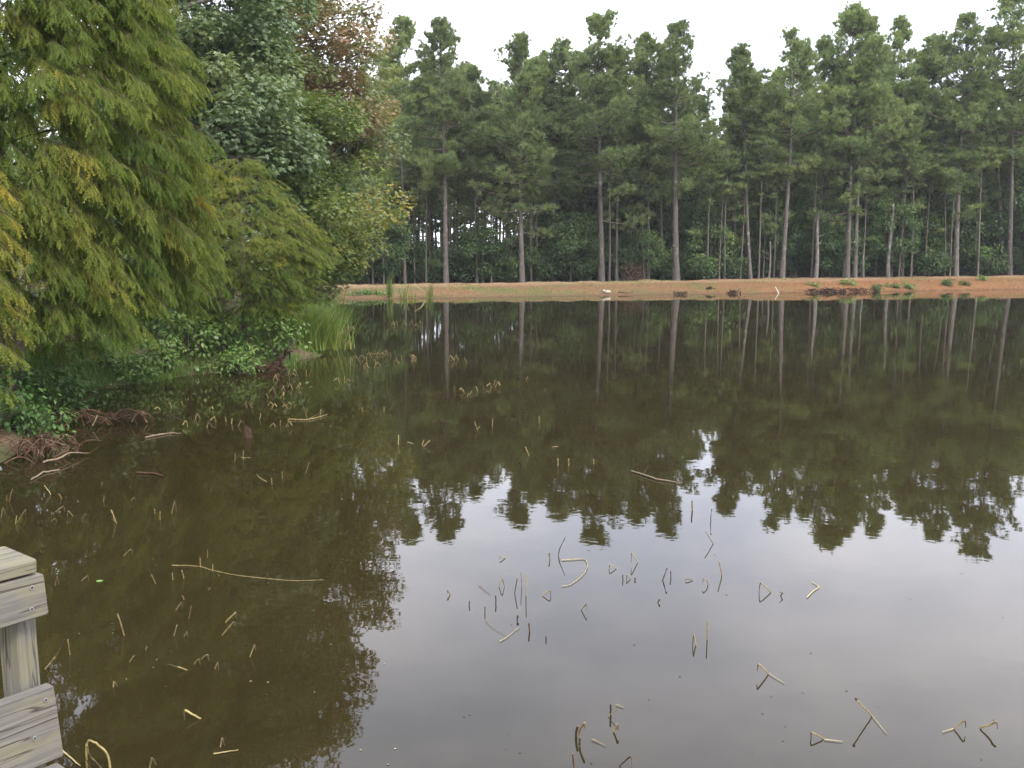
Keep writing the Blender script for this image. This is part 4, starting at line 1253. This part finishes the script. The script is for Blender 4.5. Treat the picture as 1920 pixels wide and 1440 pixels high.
# ------------------------------------------------------------------ dead lotus stems in the water
STEM_LABELS = []
def lotus(points, label, rad=.0031, tint=.52, group=None, mode='stand', tip_dark=True, head=0):
    """points: pixels of the photograph; the first stands in the water, the others rise over it"""
    pts = [tuple(map(float, p)) for p in points]
    B = on_plane(*pts[0])
    g = Geo()
    if mode == 'float':
        Q = np.array([on_plane(x, y, .006) for x, y in pts])
    else:
        dy = rng.uniform(-.035, 0)
        Q = []
        for q, (x, y) in enumerate(pts):
            w = at_depth(x, y, B[1] + dy * q)
            if q == 0:
                w = B.copy()
            elif q == len(pts) - 1 and q > 1 and w[2] < .012:
                w = on_plane(x, y)
                w[2] = -.012
            Q.append(w)
        Q = np.array([Q[0] + (Q[0] - Q[1]) * .25 - np.array([0, 0, .05])] + Q)
    O = B
    Q = Q - O
    k = np.arange(len(Q))
    kk = np.linspace(0, len(Q) - 1, (len(Q) - 1) * 3 + 1)
    R = np.stack([np.interp(kk, k, Q[:, c]) for c in range(3)], -1)
    R[1:-1] = .15 * R[:-2] + .7 * R[1:-1] + .15 * R[2:]
    R += rng.normal(size=R.shape) * rad * .25
    t = tint + rng.normal() * .08
    nk = len(Q)
    if nk >= 4 and tip_dark and mode != 'float':
        cut = (nk - 2) * 3 + 1
        g.tube(R[:cut], rad * np.linspace(.8, 1.2, cut), 6, t + np.repeat(np.linspace(-.12, .1, cut), 6).mean())
        g.tube(R[cut - 1:], rad * np.linspace(.95, .45, len(R) - cut + 1), 6, .12)
    else:
        tt = t * np.ones(len(R))
        g.tube(R, rad * np.linspace(1.0, 1.1 if mode != 'float' else .6, len(R)), 6, t)
    if head:
        e = R[-1]
        g.tube([e - np.array([0, 0, head * .2]), e + np.array([.2 * head, 0, head * .3]), e + np.array([.1 * head, 0, head * .8]), e + np.array([0, 0, head])], [head * .35, head * .62, head * .5, head * .1], 7, .12)
    o = link("lotus_stem", g.mesh("lotus_stem", [M_STEM]), None, O)
    tag(o, label, "stem", group or "dead lotus stems in the water")
    return o
A = "dead lotus stem"
NEAR = [
    # pale-sky part of the water
    ([(949, 1046), (938, 1043), (936, 1048)], "tiny hooked stem farthest left in the pale water just below the reflected crowns", {}),
    ([(1031, 1047), (1030, 1036), (1027, 1044)], "tiny thin hooked stem left of the tall leaning yellow stem", {}),
    ([(1047, 1041), (1049, 1030), (1060, 1006)], "tall yellow stem leaning right above the long floating curved stem", dict(rad=.007)),
    ([(1053, 1050), (1075, 1049), (1097, 1047.5), (1102, 1058), (1101, 1066), (1095, 1076), (1082, 1088), (1068, 1097), (1053, 1099)], "long hook shaped stem lying flat on the pale water", dict(mode='float')),
    ([(1157, 1066), (1143, 1058), (1142, 1067)], "heart shaped bent stem right of the long floating curved stem", {}),
    ([(1196, 1055), (1184, 1034), (1184, 1054)], "tall narrow inverted V stem above the short dark upright stick", {}),
    ([(1168, 1087), (1167.5, 1077)], "short dark upright stick below the tall inverted V stem", dict(tint=.1)),
    ([(1183, 1086), (1175, 1077), (1175, 1086)], "small hooked stem touching the short dark upright stick", {}),
    ([(1190, 1088), (1191, 1086)], "little dark seed head floating right of the small hooked stem", dict(tint=.1, head=.011)),
    ([(1242, 1088), (1246, 1078), (1250, 1068)], "leaning stem with thick brown withered tip in the middle right water", dict(tint=.35, rad=.007, head=.011)),
    ([(1258, 1083), (1257.5, 1071)], "dark upright stick right beside the stem with thick brown tip", dict(tint=.1)),
    ([(1301, 1089), (1286, 1084), (1284, 1094)], "low flat bent stem with dark drooping end right of the dark upright stick", {}),
    ([(1328, 1096), (1325, 1088), (1319, 1085), (1317, 1095)], "yellow hooked stem with long trailing base right of the low flat stem", {}),
    ([(1354, 1080), (1348, 1052)], "straight yellow stem leaning left above the hooked stems", {}),
    ([(1338, 1020), (1323, 996)], "grey stem leaning left at the tip of a reflected pine crown", dict(tint=.4)),
    ([(1333, 975), (1332.5, 968), (1334, 957)], "dark knobbly stem inside the reflected pine crown right of centre", dict(tint=.08, head=.011)),
    ([(1447, 1111), (1425, 1090), (1423, 1109)], "large triangle shaped bent stem with brown withered leaf", dict(rad=.0065)),
    ([(1463, 1117), (1468, 1112), (1461, 1110)], "small dark curled stem right of the large triangle stem", dict(tint=.15)),
    ([(1513, 1120), (1526, 1107), (1537, 1100), (1523, 1091)], "flat V shaped stem lying on the open pale water at right", dict(mode='float', tint=.75)),
    ([(935, 1101), (942, 1083), (947, 1100)], "inverted V stem left of the pair of tall thin stems", {}),
    ([(965, 1112), (969.5, 1085)], "dark thick upright stem in the pair left of centre", dict(tint=.15)),
    ([(986, 1117), (987, 1078)], "tall straight yellow stem in the pale water left of centre", dict(rad=.0055)),
    ([(978, 1100), (977, 1071)], "thin straight stem between the dark thick stem and tall yellow stem", dict(rad=.004, tint=.45)),
    ([(1015, 1117), (1032, 1106), (1033, 1117)], "yellow bent stem right of the tall straight yellow stem", {}),
    ([(844, 1115), (839, 1106), (839, 1114)], "tiny hooked stem nearest the reflected left tree edge", {}),
    ([(880, 1135), (880, 1127)], "tiny dark peg alone right of the reflected left tree edge", dict(tint=.08)),
    ([(929.5, 1131), (929.5, 1117)], "dark stubby peg above the thin floating strand", dict(tint=.1, rad=.007)),
    ([(909.5, 1145), (909, 1138)], "short brown peg at the upper end of the thin floating strand", dict(tint=.15)),
    ([(911, 1150), (911, 1164), (925, 1178), (947, 1190)], "thin curved strand floating left of centre", dict(mode='float', rad=.003, tint=.4)),
    ([(937, 1202), (950, 1195), (973, 1176)], "straw coloured strand floating beside the thin curved strand", dict(mode='float', rad=.004)),
    ([(993, 1184), (991, 1168)], "thick dark peg beside the straw coloured floating strand", dict(tint=.2, rad=.008)),
    ([(1024, 1197), (1024, 1193)], "tiny dark stub right of the thick dark peg", dict(tint=.1)),
    ([(1089, 1144), (1100, 1131), (1101, 1143)], "inverted V stem alone in the centre of the pale water", {}),
    ([(1233, 1129), (1236, 1126)], "curled brown stub in the open water right of centre", dict(tint=.15, head=.011)),
    ([(1305, 1210), (1301, 1187), (1298, 1209)], "tall narrow bent stem at the end of a faint sunken strand", dict(rad=.006)),
    ([(1326, 1199), (1326, 1164)], "straight upright yellow stem right of the tall narrow bent stem", {}),
    ([(1442, 1264), (1432, 1254), (1421, 1244), (1420, 1259)], "big yellow elbow stem right of centre near the bottom", dict(rad=.007)),
    ([(1442, 1263), (1471, 1281)], "thin pale root trailing from the big yellow elbow stem", dict(mode='float', rad=.0035, tint=.75)),
    ([(1145, 1336), (1145, 1321)], "dark peg in the small broken group at bottom centre", dict(tint=.2, rad=.007)),
    ([(1139, 1343), (1159, 1330)], "straw piece leaning in the small broken group at bottom centre", dict(rad=.004)),
    ([(1155, 1321), (1170, 1326)], "short straw piece floating atop the small broken group at bottom centre", dict(mode='float', rad=.004)),
    ([(1086, 1383), (1088, 1365), (1097, 1355), (1096, 1366)], "thick yellow stub with bent top at bottom centre", dict(rad=.009)),
    ([(1080, 1380), (1083, 1361)], "thick brown stub leaning on the yellow stub at bottom centre", dict(rad=.010, tint=.35)),
    ([(1150, 1372), (1159, 1356), (1160, 1371)], "thick pointed bent stem right of the two thick stubs", dict(rad=.008)),
    ([(1110, 1386), (1122, 1391), (1135, 1398)], "floating stem with dark withered end below the two thick stubs", dict(mode='float', rad=.004)),
    ([(1077, 1440), (1074, 1413)], "upright stem cut by the bottom edge near centre", dict(rad=.007, tint=.4)),
    ([(1161, 1436), (1172, 1427), (1184, 1416), (1185, 1438)], "dark bent stem at the bottom edge right of centre", dict(rad=.006, tint=.25)),
    ([(970, 1160), (970, 1157)], "tiny brown stub above the straw coloured floating strand", dict(tint=.12, head=.014)),
    ([(898, 1097), (911, 1108), (920, 1114)], "thin strand with dark end floating left of the inverted V stem", dict(mode='float', rad=.0035, tint=.35)),
    ([(1636, 1343), (1620, 1327), (1605, 1312)], "long straight stem slanting left with a knobbed head at lower right", dict(head=.012, tip_dark=False)),
    ([(1636, 1343), (1663, 1376)], "faint thin root trailing from the long slanting stem", dict(mode='float', rad=.003, tint=.6)),
    ([(1546, 1386), (1535, 1379), (1521, 1372), (1521, 1384)], "elbow stem with trailing root left of the lower right pair", dict(rad=.006)),
    ([(1546, 1386), (1580, 1390)], "pale root trailing right from the lower elbow stem", dict(mode='float', rad=.004, tint=.75)),
    ([(1787, 1366), (1798, 1358), (1810, 1350), (1811, 1365)], "left one of the two elbow stems at lower right", dict(rad=.007)),
    ([(1836, 1365), (1853, 1360), (1870, 1353), (1870, 1366)], "right one of the two elbow stems at lower right", dict(rad=.008)),
    ([(1787, 1366), (1767, 1372)], "pale root trailing left from the lower right pair", dict(mode='float', rad=.0035, tint=.75)),
    # dark water at left
    ([(17, 941), (23, 917)], "leaning stem at the left edge below the bent floating stick", dict(rad=.007)),
    ([(13, 939), (13, 929)], "short peg touching the leaning stem at the left edge", {}),
    ([(2, 971), (6, 949), (12, 970)], "inverted V stem at the very left edge", {}),
    ([(32, 980), (49, 953), (47, 966)], "long bent stem rising right near the left edge", {}),
    ([(29, 982), (31, 967)], "short thin peg beside the long bent stem near the left edge", {}),
    ([(96, 927), (83, 910)], "stem leaning left above the three hooked stems", {}),
    ([(116, 935), (110, 925), (108, 929)], "small curved stem right of the stem leaning left", {}),
    ([(104, 959), (120, 948), (121, 960)], "hooked stem with flat top in the left dark water", {}),
    ([(96, 977), (104, 971), (107, 979)], "low curled stem under the hooked flat topped stem", {}),
    ([(137, 968), (127, 956), (126, 972)], "bent stem with slanted top right of the low curled stem", {}),
    ([(190, 909), (192, 904)], "tiny stub in the upper left dark water", {}),
    ([(194, 941), (195, 929)], "short upright stem beside a bright glint in dark water", {}),
    ([(246, 938), (253, 931), (254, 940)], "small hooked stem beside a bright glint, right of the short upright stem", {}),
    ([(219, 981), (208, 956)], "tall stem leaning left in front of the faint glint", dict(rad=.007)),
    ([(214, 978), (211, 958)], "second thinner stem parallel to the tall leaning stem", dict(rad=.004)),
    ([(290, 963), (290, 955)], "short thick peg left of the forked upright stem", dict(rad=.008)),
    ([(300, 974), (300, 959)], "thick peg with a knob just right of the short thick peg", dict(rad=.008, tint=.5)),
    ([(322, 962), (328, 937), (331, 962)], "tall forked upright stem in dark water above the horizontal long stem", dict(rad=.007)),
    ([(231, 1042), (247, 1028), (248, 1039)], "V shaped stem above the floating green leaf", {}),
    ([(153, 1089), (165, 1078), (166, 1091)], "bent stem left of the floating green leaf", {}),
    ([(103, 1098), (107, 1080), (111, 1097)], "withered bent stem close to the railing end", dict(tint=.4)),
    ([(97, 1076), (98, 1064)], "short brown stub above the withered bent stem by the railing", dict(tint=.35)),
    ([(292, 1094), (284, 1078), (277, 1064)], "stem slanting left beneath the left end of the horizontal long stem", {}),
    ([(322, 1060), (345, 1060), (376, 1062), (400, 1070), (450, 1080), (500, 1085), (560, 1089), (606, 1087)], "very long thin stem lying flat across the dark water", dict(mode='float', rad=.0055, tint=.42)),
    ([(389, 1046), (389, 1031)], "short upright stem standing behind the very long flat stem", {}),
    ([(376, 1064), (375, 1046), (371, 1045)], "small hooked stem crossing the very long flat stem", {}),
    ([(399, 1071), (399, 1058)], "peg growing through the very long flat stem", {}),
    ([(324, 1087), (323, 1074)], "short peg with white tip below the very long flat stem", {}),
    ([(345, 1084), (341, 1069)], "leaning peg right of the white tipped peg", {}),
    ([(390, 1106), (395, 1102), (388, 1100)], "little curled ring below the very long flat stem", {}),
    ([(345, 1124), (342, 1117)], "tiny brown stub above the bright slanted stem", {}),
    ([(330, 1144), (341, 1128), (341, 1141)], "bright slanted stem with hooked end in the middle of the dark water", dict(rad=.0065)),
    ([(354, 1160), (358, 1136)], "straight upright stem right of the bright slanted stem", dict(tint=.45)),
    ([(233, 1191), (221, 1151)], "long straight stem slanting left in the dark water", dict(rad=.0065)),
    ([(422, 1167), (443, 1147), (443, 1159)], "upper one of two parallel bright slanted stems", dict(rad=.0065)),
    ([(416, 1191), (440, 1164), (441, 1172)], "lower one of two parallel bright slanted stems", dict(rad=.0065)),
    ([(326, 1192), (332, 1172)], "upright stem left of the small tent shaped stem", {}),
    ([(345, 1193), (351, 1184), (352, 1194)], "small tent shaped stem in the middle of the dark water", {}),
    ([(84, 1254), (105, 1231), (121, 1197)], "long curved stem rising beside the railing post", dict(rad=.009)),
    ([(131, 1228), (127, 1199)], "straight stem crossing beside the long curved stem by the post", {}),
    ([(469, 1231), (478, 1207), (479, 1219)], "bent upright stem right of the two arched stems", {}),
    ([(352, 1256), (333, 1250), (313, 1245)], "low slanting stem left of the two arched stems", {}),
    ([(364, 1245), (373, 1234), (376, 1246)], "smaller of the two arched stems in lower dark water", {}),
    ([(377, 1236), (386, 1228), (390, 1228), (391, 1239)], "larger of the two arched stems in lower dark water", {}),
    ([(403, 1254), (409, 1240), (410, 1257)], "bent stem right below the two arched stems", {}),
    ([(243, 1241), (250, 1230)], "small leaning stub left of the low slanting stem", {}),
    ([(273, 1219), (275, 1213)], "tiny pale stub in the lower dark water", {}),
    ([(212, 1288), (214, 1277), (221, 1288)], "pale heart shaped curl alone in the dark water", dict(tint=.8)),
    ([(376, 1348), (360, 1339), (345, 1330), (346, 1350)], "large bright elbow stem in the lower dark water", dict(rad=.008, tint=.72)),
    ([(413, 1400), (417, 1383), (421, 1398)], "small tent stem above the pale tipped flat stem", {}),
    ([(400, 1413), (425, 1410), (447, 1406)], "flat stem with pale round tip near the bottom", dict(mode='float')),
    ([(163, 1440), (161, 1400), (167, 1387), (180, 1393), (195, 1405), (204, 1420), (207, 1445)], "large arching stem loop at the bottom edge near the dock", dict(rad=.008, tint=.5, tip_dark=False)),
    ([(190, 1440), (175, 1425), (166, 1412), (163, 1397)], "thinner stem crossing inside the large arching loop", dict(rad=.006, tint=.4, tip_dark=False)),
    ([(170, 1444), (165, 1428), (161, 1424)], "short bent stem below the large arching loop", dict(rad=.006)),
    ([(280, 1440), (285, 1420), (293, 1434)], "tent shaped stem at the bottom edge in dark water", dict(rad=.007)),
    ([(114, 1405), (130, 1418), (150, 1436)], "greenish stem lying beside the corner of the dock", dict(mode='float', rad=.008)),
    ([(456, 862), (456, 845)], "upright stem in front of the dark stump", {}),
    ([(452, 858), (470, 858)], "short crossing stem at the foot of the upright stem before the stump", dict(mode='float')),
    ([(440, 867), (441, 850)], "thin upright stem left of the upright stem before the stump", {}),
    ([(573, 888), (580, 867)], "slanting stem right of and below the dark stump", {}),
    ([(500, 903), (487, 896), (481, 889)], "bent floating stem below the dark stump", dict(mode='float')),
    ([(529, 897), (529, 884)], "short upright stem between the bent floating stem and the slanting stem", {}),
    ([(510, 909), (509, 896)], "thin peg right of the bent floating stem", {}),
]
for pts, lab, kw in NEAR:
    if 'rad' in kw:
        kw['rad'] *= .54
    lotus(pts, lab, **kw)
# withered leaf on the large triangle stem, sunken strand at right
MID = [
    ([(747, 833), (747, 816)], "tall upright stem left of the slanting pair in the mid water"),
    ([(791, 834), (795, 825)], "left one of the slanting pair in the mid water"),
    ([(794, 837), (806, 826)], "right one of the slanting pair in the mid water"),
    ([(764, 829), (775, 832)], "short flat straw piece left of the slanting pair"),
    ([(992, 854), (985, 838)], "leaning stem left of the first reflected sky patch at centre"),
    ([(1046, 873), (1046, 860)], "left peg of the upright pair below the reflected wood"),
    ([(1066, 873), (1066, 860)], "right peg of the upright pair below the reflected wood"),
    ([(1113, 870), (1113, 861)], "single orange peg right of the upright pair"),
    ([(1011, 793), (1011, 780)], "lone upright stem in the middle of the reflected wood"),
    ([(923, 800), (924, 786)], "thin upright stem right of the small zigzag stem"),
    ([(895, 806), (890, 790)], "small zigzag stem in the reflected wood"),
    ([(895, 805), (899, 800)], "short branch of the small zigzag stem"),
    ([(1020, 734), (1024, 728), (1017, 733)], "lone chevron stem at the centre of the reflected wood"),
    ([(986, 712), (990, 705), (991, 713)], "small oval shaped bent stem in the reflected trunks"),
    ([(826, 839), (841, 851)], "dark stick floating at the head of the reflected sky patch"),
    ([(809, 847), (828, 851)], "pale stick floating beside the dark stick at the reflected sky patch"),
    ([(1035, 838), (1047, 837)], "tiny flat pale straw piece right of the leaning stem"),
    ([(1298, 957), (1298, 938)], "thin yellow upright stem beside the reflected crown right of centre"),
    ([(542, 787), (542, 782)], "stub at the left end of the straight pale branch"),
    ([(540, 800), (540, 786)], "upright stem at the left end of the straight pale branch"),
    ([(601, 778), (602, 767)], "upright stem behind the right end of the straight pale branch"),
    ([(487, 786), (489, 775)], "curved upright stem right of the dark stump"),
    ([(468, 760), (472, 755), (467, 752)], "small arrow shaped stem above the dark stump"),
    ([(680, 770), (678, 764), (668, 756)], "long bent yellow stem right of the straight pale branch"),
    ([(680, 772), (680, 764)], "short upright stem at the foot of the long bent yellow stem"),
    ([(720, 770), (720, 763)], "peg at the end of a thin floating straw in the mid water"),
    ([(731, 769), (735, 762), (738, 761)], "curled yellow stem right of the long bent yellow stem"),
]
for pts, lab in MID:
    flat = abs(pts[0][1] - pts[-1][1]) < 4 and len(pts) == 2
    lotus(pts, lab, rad=.0058, mode='float' if flat else 'stand')
# small kinked stems too far away to tell apart, in clusters
CL = [
    ("small kinked straw stem in the cluster right of the reed tip", [(692, 667), (696, 670), (684, 672), (706, 668), (713, 666), (719, 668), (722, 666), (726, 668), (729, 667), (733, 668), (676, 684), (688, 681), (691, 689), (684, 693), (705, 681), (702, 690), (745, 679), (738, 684), (753, 674), (777, 671), (772, 679), (781, 672), (660, 678), (637, 676), (714, 686)]),
    ("golden kinked stem in the small far cluster before the standing reeds", [(727, 611), (733, 612), (741, 609), (746, 611), (752, 612), (758, 610), (768, 610), (774, 611), (788, 610), (793, 608), (785, 613), (763, 613)]),
    ("bent straw stem in the cluster before the dark root stump", [(515, 707), (521, 709), (512, 713), (541, 703), (545, 705), (558, 704), (574, 705), (580, 705), (516, 737), (528, 731), (535, 733), (548, 730), (556, 728), (561, 728), (525, 747), (531, 748), (540, 766), (551, 764), (546, 760), (637, 719), (646, 718), (648, 717), (671, 718), (503, 746), (502, 760), (510, 764), (434, 795), (447, 799), (424, 790), (506, 800), (525, 798), (536, 800), (460, 759), (463, 764), (471, 764)]),
    ("thin bent stem in the row among reflected trunks left of centre", [(841, 677), (846, 677), (851, 676), (860, 675), (875, 680), (852, 734), (872, 738), (876, 744), (880, 740), (870, 735), (896, 734), (907, 730), (921, 727), (929, 726), (926, 722), (918, 733)]),
    ("small kinked stem in the dark shallows under the left bank", [(321, 764), (334, 762), (380, 763), (392, 768), (352, 800), (366, 786), (300, 768), (388, 802), (405, 791)]),
]
for lab, pl in CL:
    for (px, py) in pl:
        h = rng.uniform(5, 13)
        s = rng.choice([-1, 1])
        if rng.random() < .6:
            pts = [(px, py), (px + s * rng.uniform(2, 7), py - h), (px + s * rng.uniform(7, 12), py - h * rng.uniform(.0, .5))]
        else:
            pts = [(px, py), (px + s * rng.uniform(-1, 5), py - h)]
        lotus(pts, lab, rad=.0055, tint=.50, group=lab + "s", tip_dark=rng.random() < .3)
# withered leaf scraps and specks on the water
g = Geo()
for _ in range(130):
    px, py = rng.uniform(60, 1900), 640 + 800 * rng.uniform(0, 1) ** .8
    p = on_plane(px, py, .003)
    r = rng.uniform(.002, .0055)
    a = np.arange(6) / 6 * 6.283
    g.add(np.stack([p[0] + r * np.cos(a) * 1.4, p[1] + r * np.sin(a), np.full(6, .003)], -1), [(0, 1, 2, 3, 4, 5)], rng.uniform(0, .9) if px < 750 else .05)
tag(link("floating_specks", g.mesh("floating_specks", [M_STEM])), "tiny leaf crumbs floating scattered on the pond", "specks", None, "stuff")

# ------------------------------------------------------------------ the dock at the lower left
UX, UY = .62, .785
dock = thing("wooden_dock", "weathered grey wooden dock corner with low plank railing at lower left", "dock", (-1.43, 2.665, .722), math.atan2(-UY, -UX))
def plank(name, x0, x1, y0, y1, z0, z1, mat, skew=0.0, bev=.004, parent=None, chip=0.0):
    """a board with its grain along local x; skew shifts the foot of its end"""
    bm_o = (x0 + x1) / 2, (y0 + y1) / 2, (z0 + z1) / 2
    g = Geo()
    hx, hy, hz = (x1 - x0) / 2, (y1 - y0) / 2, (z1 - z0) / 2
    n = 26
    b = bev
    ring = [(-hy + b, -hz), (hy - b, -hz), (hy, -hz + b), (hy, hz - b), (hy - b, hz), (-hy + b, hz), (-hy, hz - b), (-hy, -hz + b)]
    xsn = -hx + 2 * hx * np.concatenate([[0, .002, .006], np.linspace(.02, 1, n - 3)])
    V = []
    for q, x in enumerate(xsn):
        sh = 1 - (.004 / max(hy, hz) if q == 0 else 0)
        for (yy, zz) in ring:
            wob = mnoise.noise(Vector((x * 5 + x0 * 3, yy * 30 + z0 * 9, zz * 30))) * .0022
            xe = x + (skew * (hz - zz) / (2 * hz) if q < 3 else 0)
            if q < 2:
                xe += mnoise.noise(Vector((yy * 90, zz * 90, x0 * 7 + z1))) * .004
            V.append((xe, yy * sh + wob, zz * sh + wob))
    V = np.array(V)
    if chip:
        V[:8][ring_top(ring), 0] += chip
    i, j = np.meshgrid(np.arange(n - 1), np.arange(8), indexing='ij')
    a0 = i * 8 + j
    a1 = i * 8 + (j + 1) % 8
    g.add(V, np.stack([a0, a0 + 8, a1 + 8, a1], -1).reshape(-1, 4))
    g.add(V[:8], [tuple(range(8))])
    g.add(V[-8:], [tuple(range(7, -1, -1))])
    return link(name, g.mesh(name, [mat], smooth=False), parent or dock, bm_o)
def ring_top(ring):
    return [q for q, r in enumerate(ring) if r[1] > 0]
cap = plank("cap_rail", -.005, 3.0, -.175, .036, .545, .585, M_WOOD2)
upper = plank("rail_board", -.022, 3.0, 0, .038, .408, .538, M_WOOD2, -.006)
lower = plank("kick_board", -.026, 3.0, 0, .040, -.050, .186, M_WOOD, -.014)
def post(x, y, ang):
    g = Geo()
    h = .037
    zz = np.concatenate([[-1.4], np.linspace(-.05, .542, 8)])
    c = [(h - .004, -h), (h, -h + .004), (h, h - .004), (h - .004, h), (-h + .004, h), (-h, h - .004), (-h, -h + .004), (-h + .004, -h)]
    ca, sa = math.cos(ang), math.sin(ang)
    V = np.array([(z, a * ca - b * sa, a * sa + b * ca) for z in zz for a, b in c])     # grain along local x, stood upright below
    i, j = np.meshgrid(np.arange(len(zz) - 1), np.arange(8), indexing='ij')
    a0 = i * 8 + j
    a1 = i * 8 + (j + 1) % 8
    g.add(V, np.stack([a0, a0 + 8, a1 + 8, a1], -1).reshape(-1, 4))
    o = link("post", g.mesh("post", [M_WOOD2], smooth=False), dock, (x, y, 0))
    o.rotation_euler = (0, -math.pi / 2, 0)
    return o
post(.020, -.066, .35)
post(1.7, -.055, 0)
def screw(parent, px_local):
    g = Geo()
    a = np.arange(12) / 12 * 6.283
    c = np.array(px_local)
    rim = [(c[0] + r * math.cos(t), c[1] + dy, c[2] + r * math.sin(t)) for r, dy in ((.0075, 0), (.0068, .0022), (.0040, .0024), (.0034, .0006)) for t in a]
    k = np.arange(12)
    f = [np.stack([q * 12 + k, q * 12 + (k + 1) % 12, (q + 1) * 12 + (k + 1) % 12, (q + 1) * 12 + k], -1) for q in range(3)]
    g.add(np.array(rim), np.concatenate(f), .5, 0)
    g.add(np.array(rim[36:48]), [tuple(range(12))], .5, 1)
    link("screw", g.mesh("screw", [M_STEEL, M_DARKMETAL], smooth=False), parent, (0, 0, 0))
def on_board(parent, x, z, yface):
    l = parent.location
    return (x - l[0], yface - l[1], z - l[2])
screw(upper, on_board(upper, .015, .505, .039))
screw(upper, on_board(upper, .020, .440, .039))
screw(lower, on_board(lower, .000, .150, .041))
screw(lower, on_board(lower, .04, .045, .041))
for q in range(17):
    y0 = .044 + q * .146
    plank("deck_plank", -.015 + rng.uniform(-.006, .006), 3.4, y0, y0 + .14, -.092, -.054 + rng.uniform(-.001, .001), M_WOOD)
plank("deck_beam", .06, .10, -.1, 2.5, -.28, -.094, M_WOOD)
for y in (.2, 1.3, 2.4):
    g = Geo()
    g.tube([(0, 0, -1.6), (0, 0, -.10)], [.08, .08], 12)
    link("piling", g.mesh("piling", [M_BARK2]), dock, (.22, y, 0))

# ------------------------------------------------------------------ thin volume added to wash the far wood pale like lens glare
g = Geo()
g.box(-150, 150, -40, 150, -4, 30)
mh, nt, N, L, out = new_mat("glare_veil")
pv = N.new('ShaderNodeVolumePrincipled')
pv.inputs['Color'].default_value = (.93, .96, 1.0, 1)
pv.inputs['Density'].default_value = GLARE_VEIL
L.new(pv.outputs[0], out.inputs['Volume'])
o = link("glare_veil", g.mesh("glare_veil", [mh], smooth=False))
tag(o, "thin pale volume added over the pond and the wood to imitate lens glare", "glare_veil", None, "stuff")
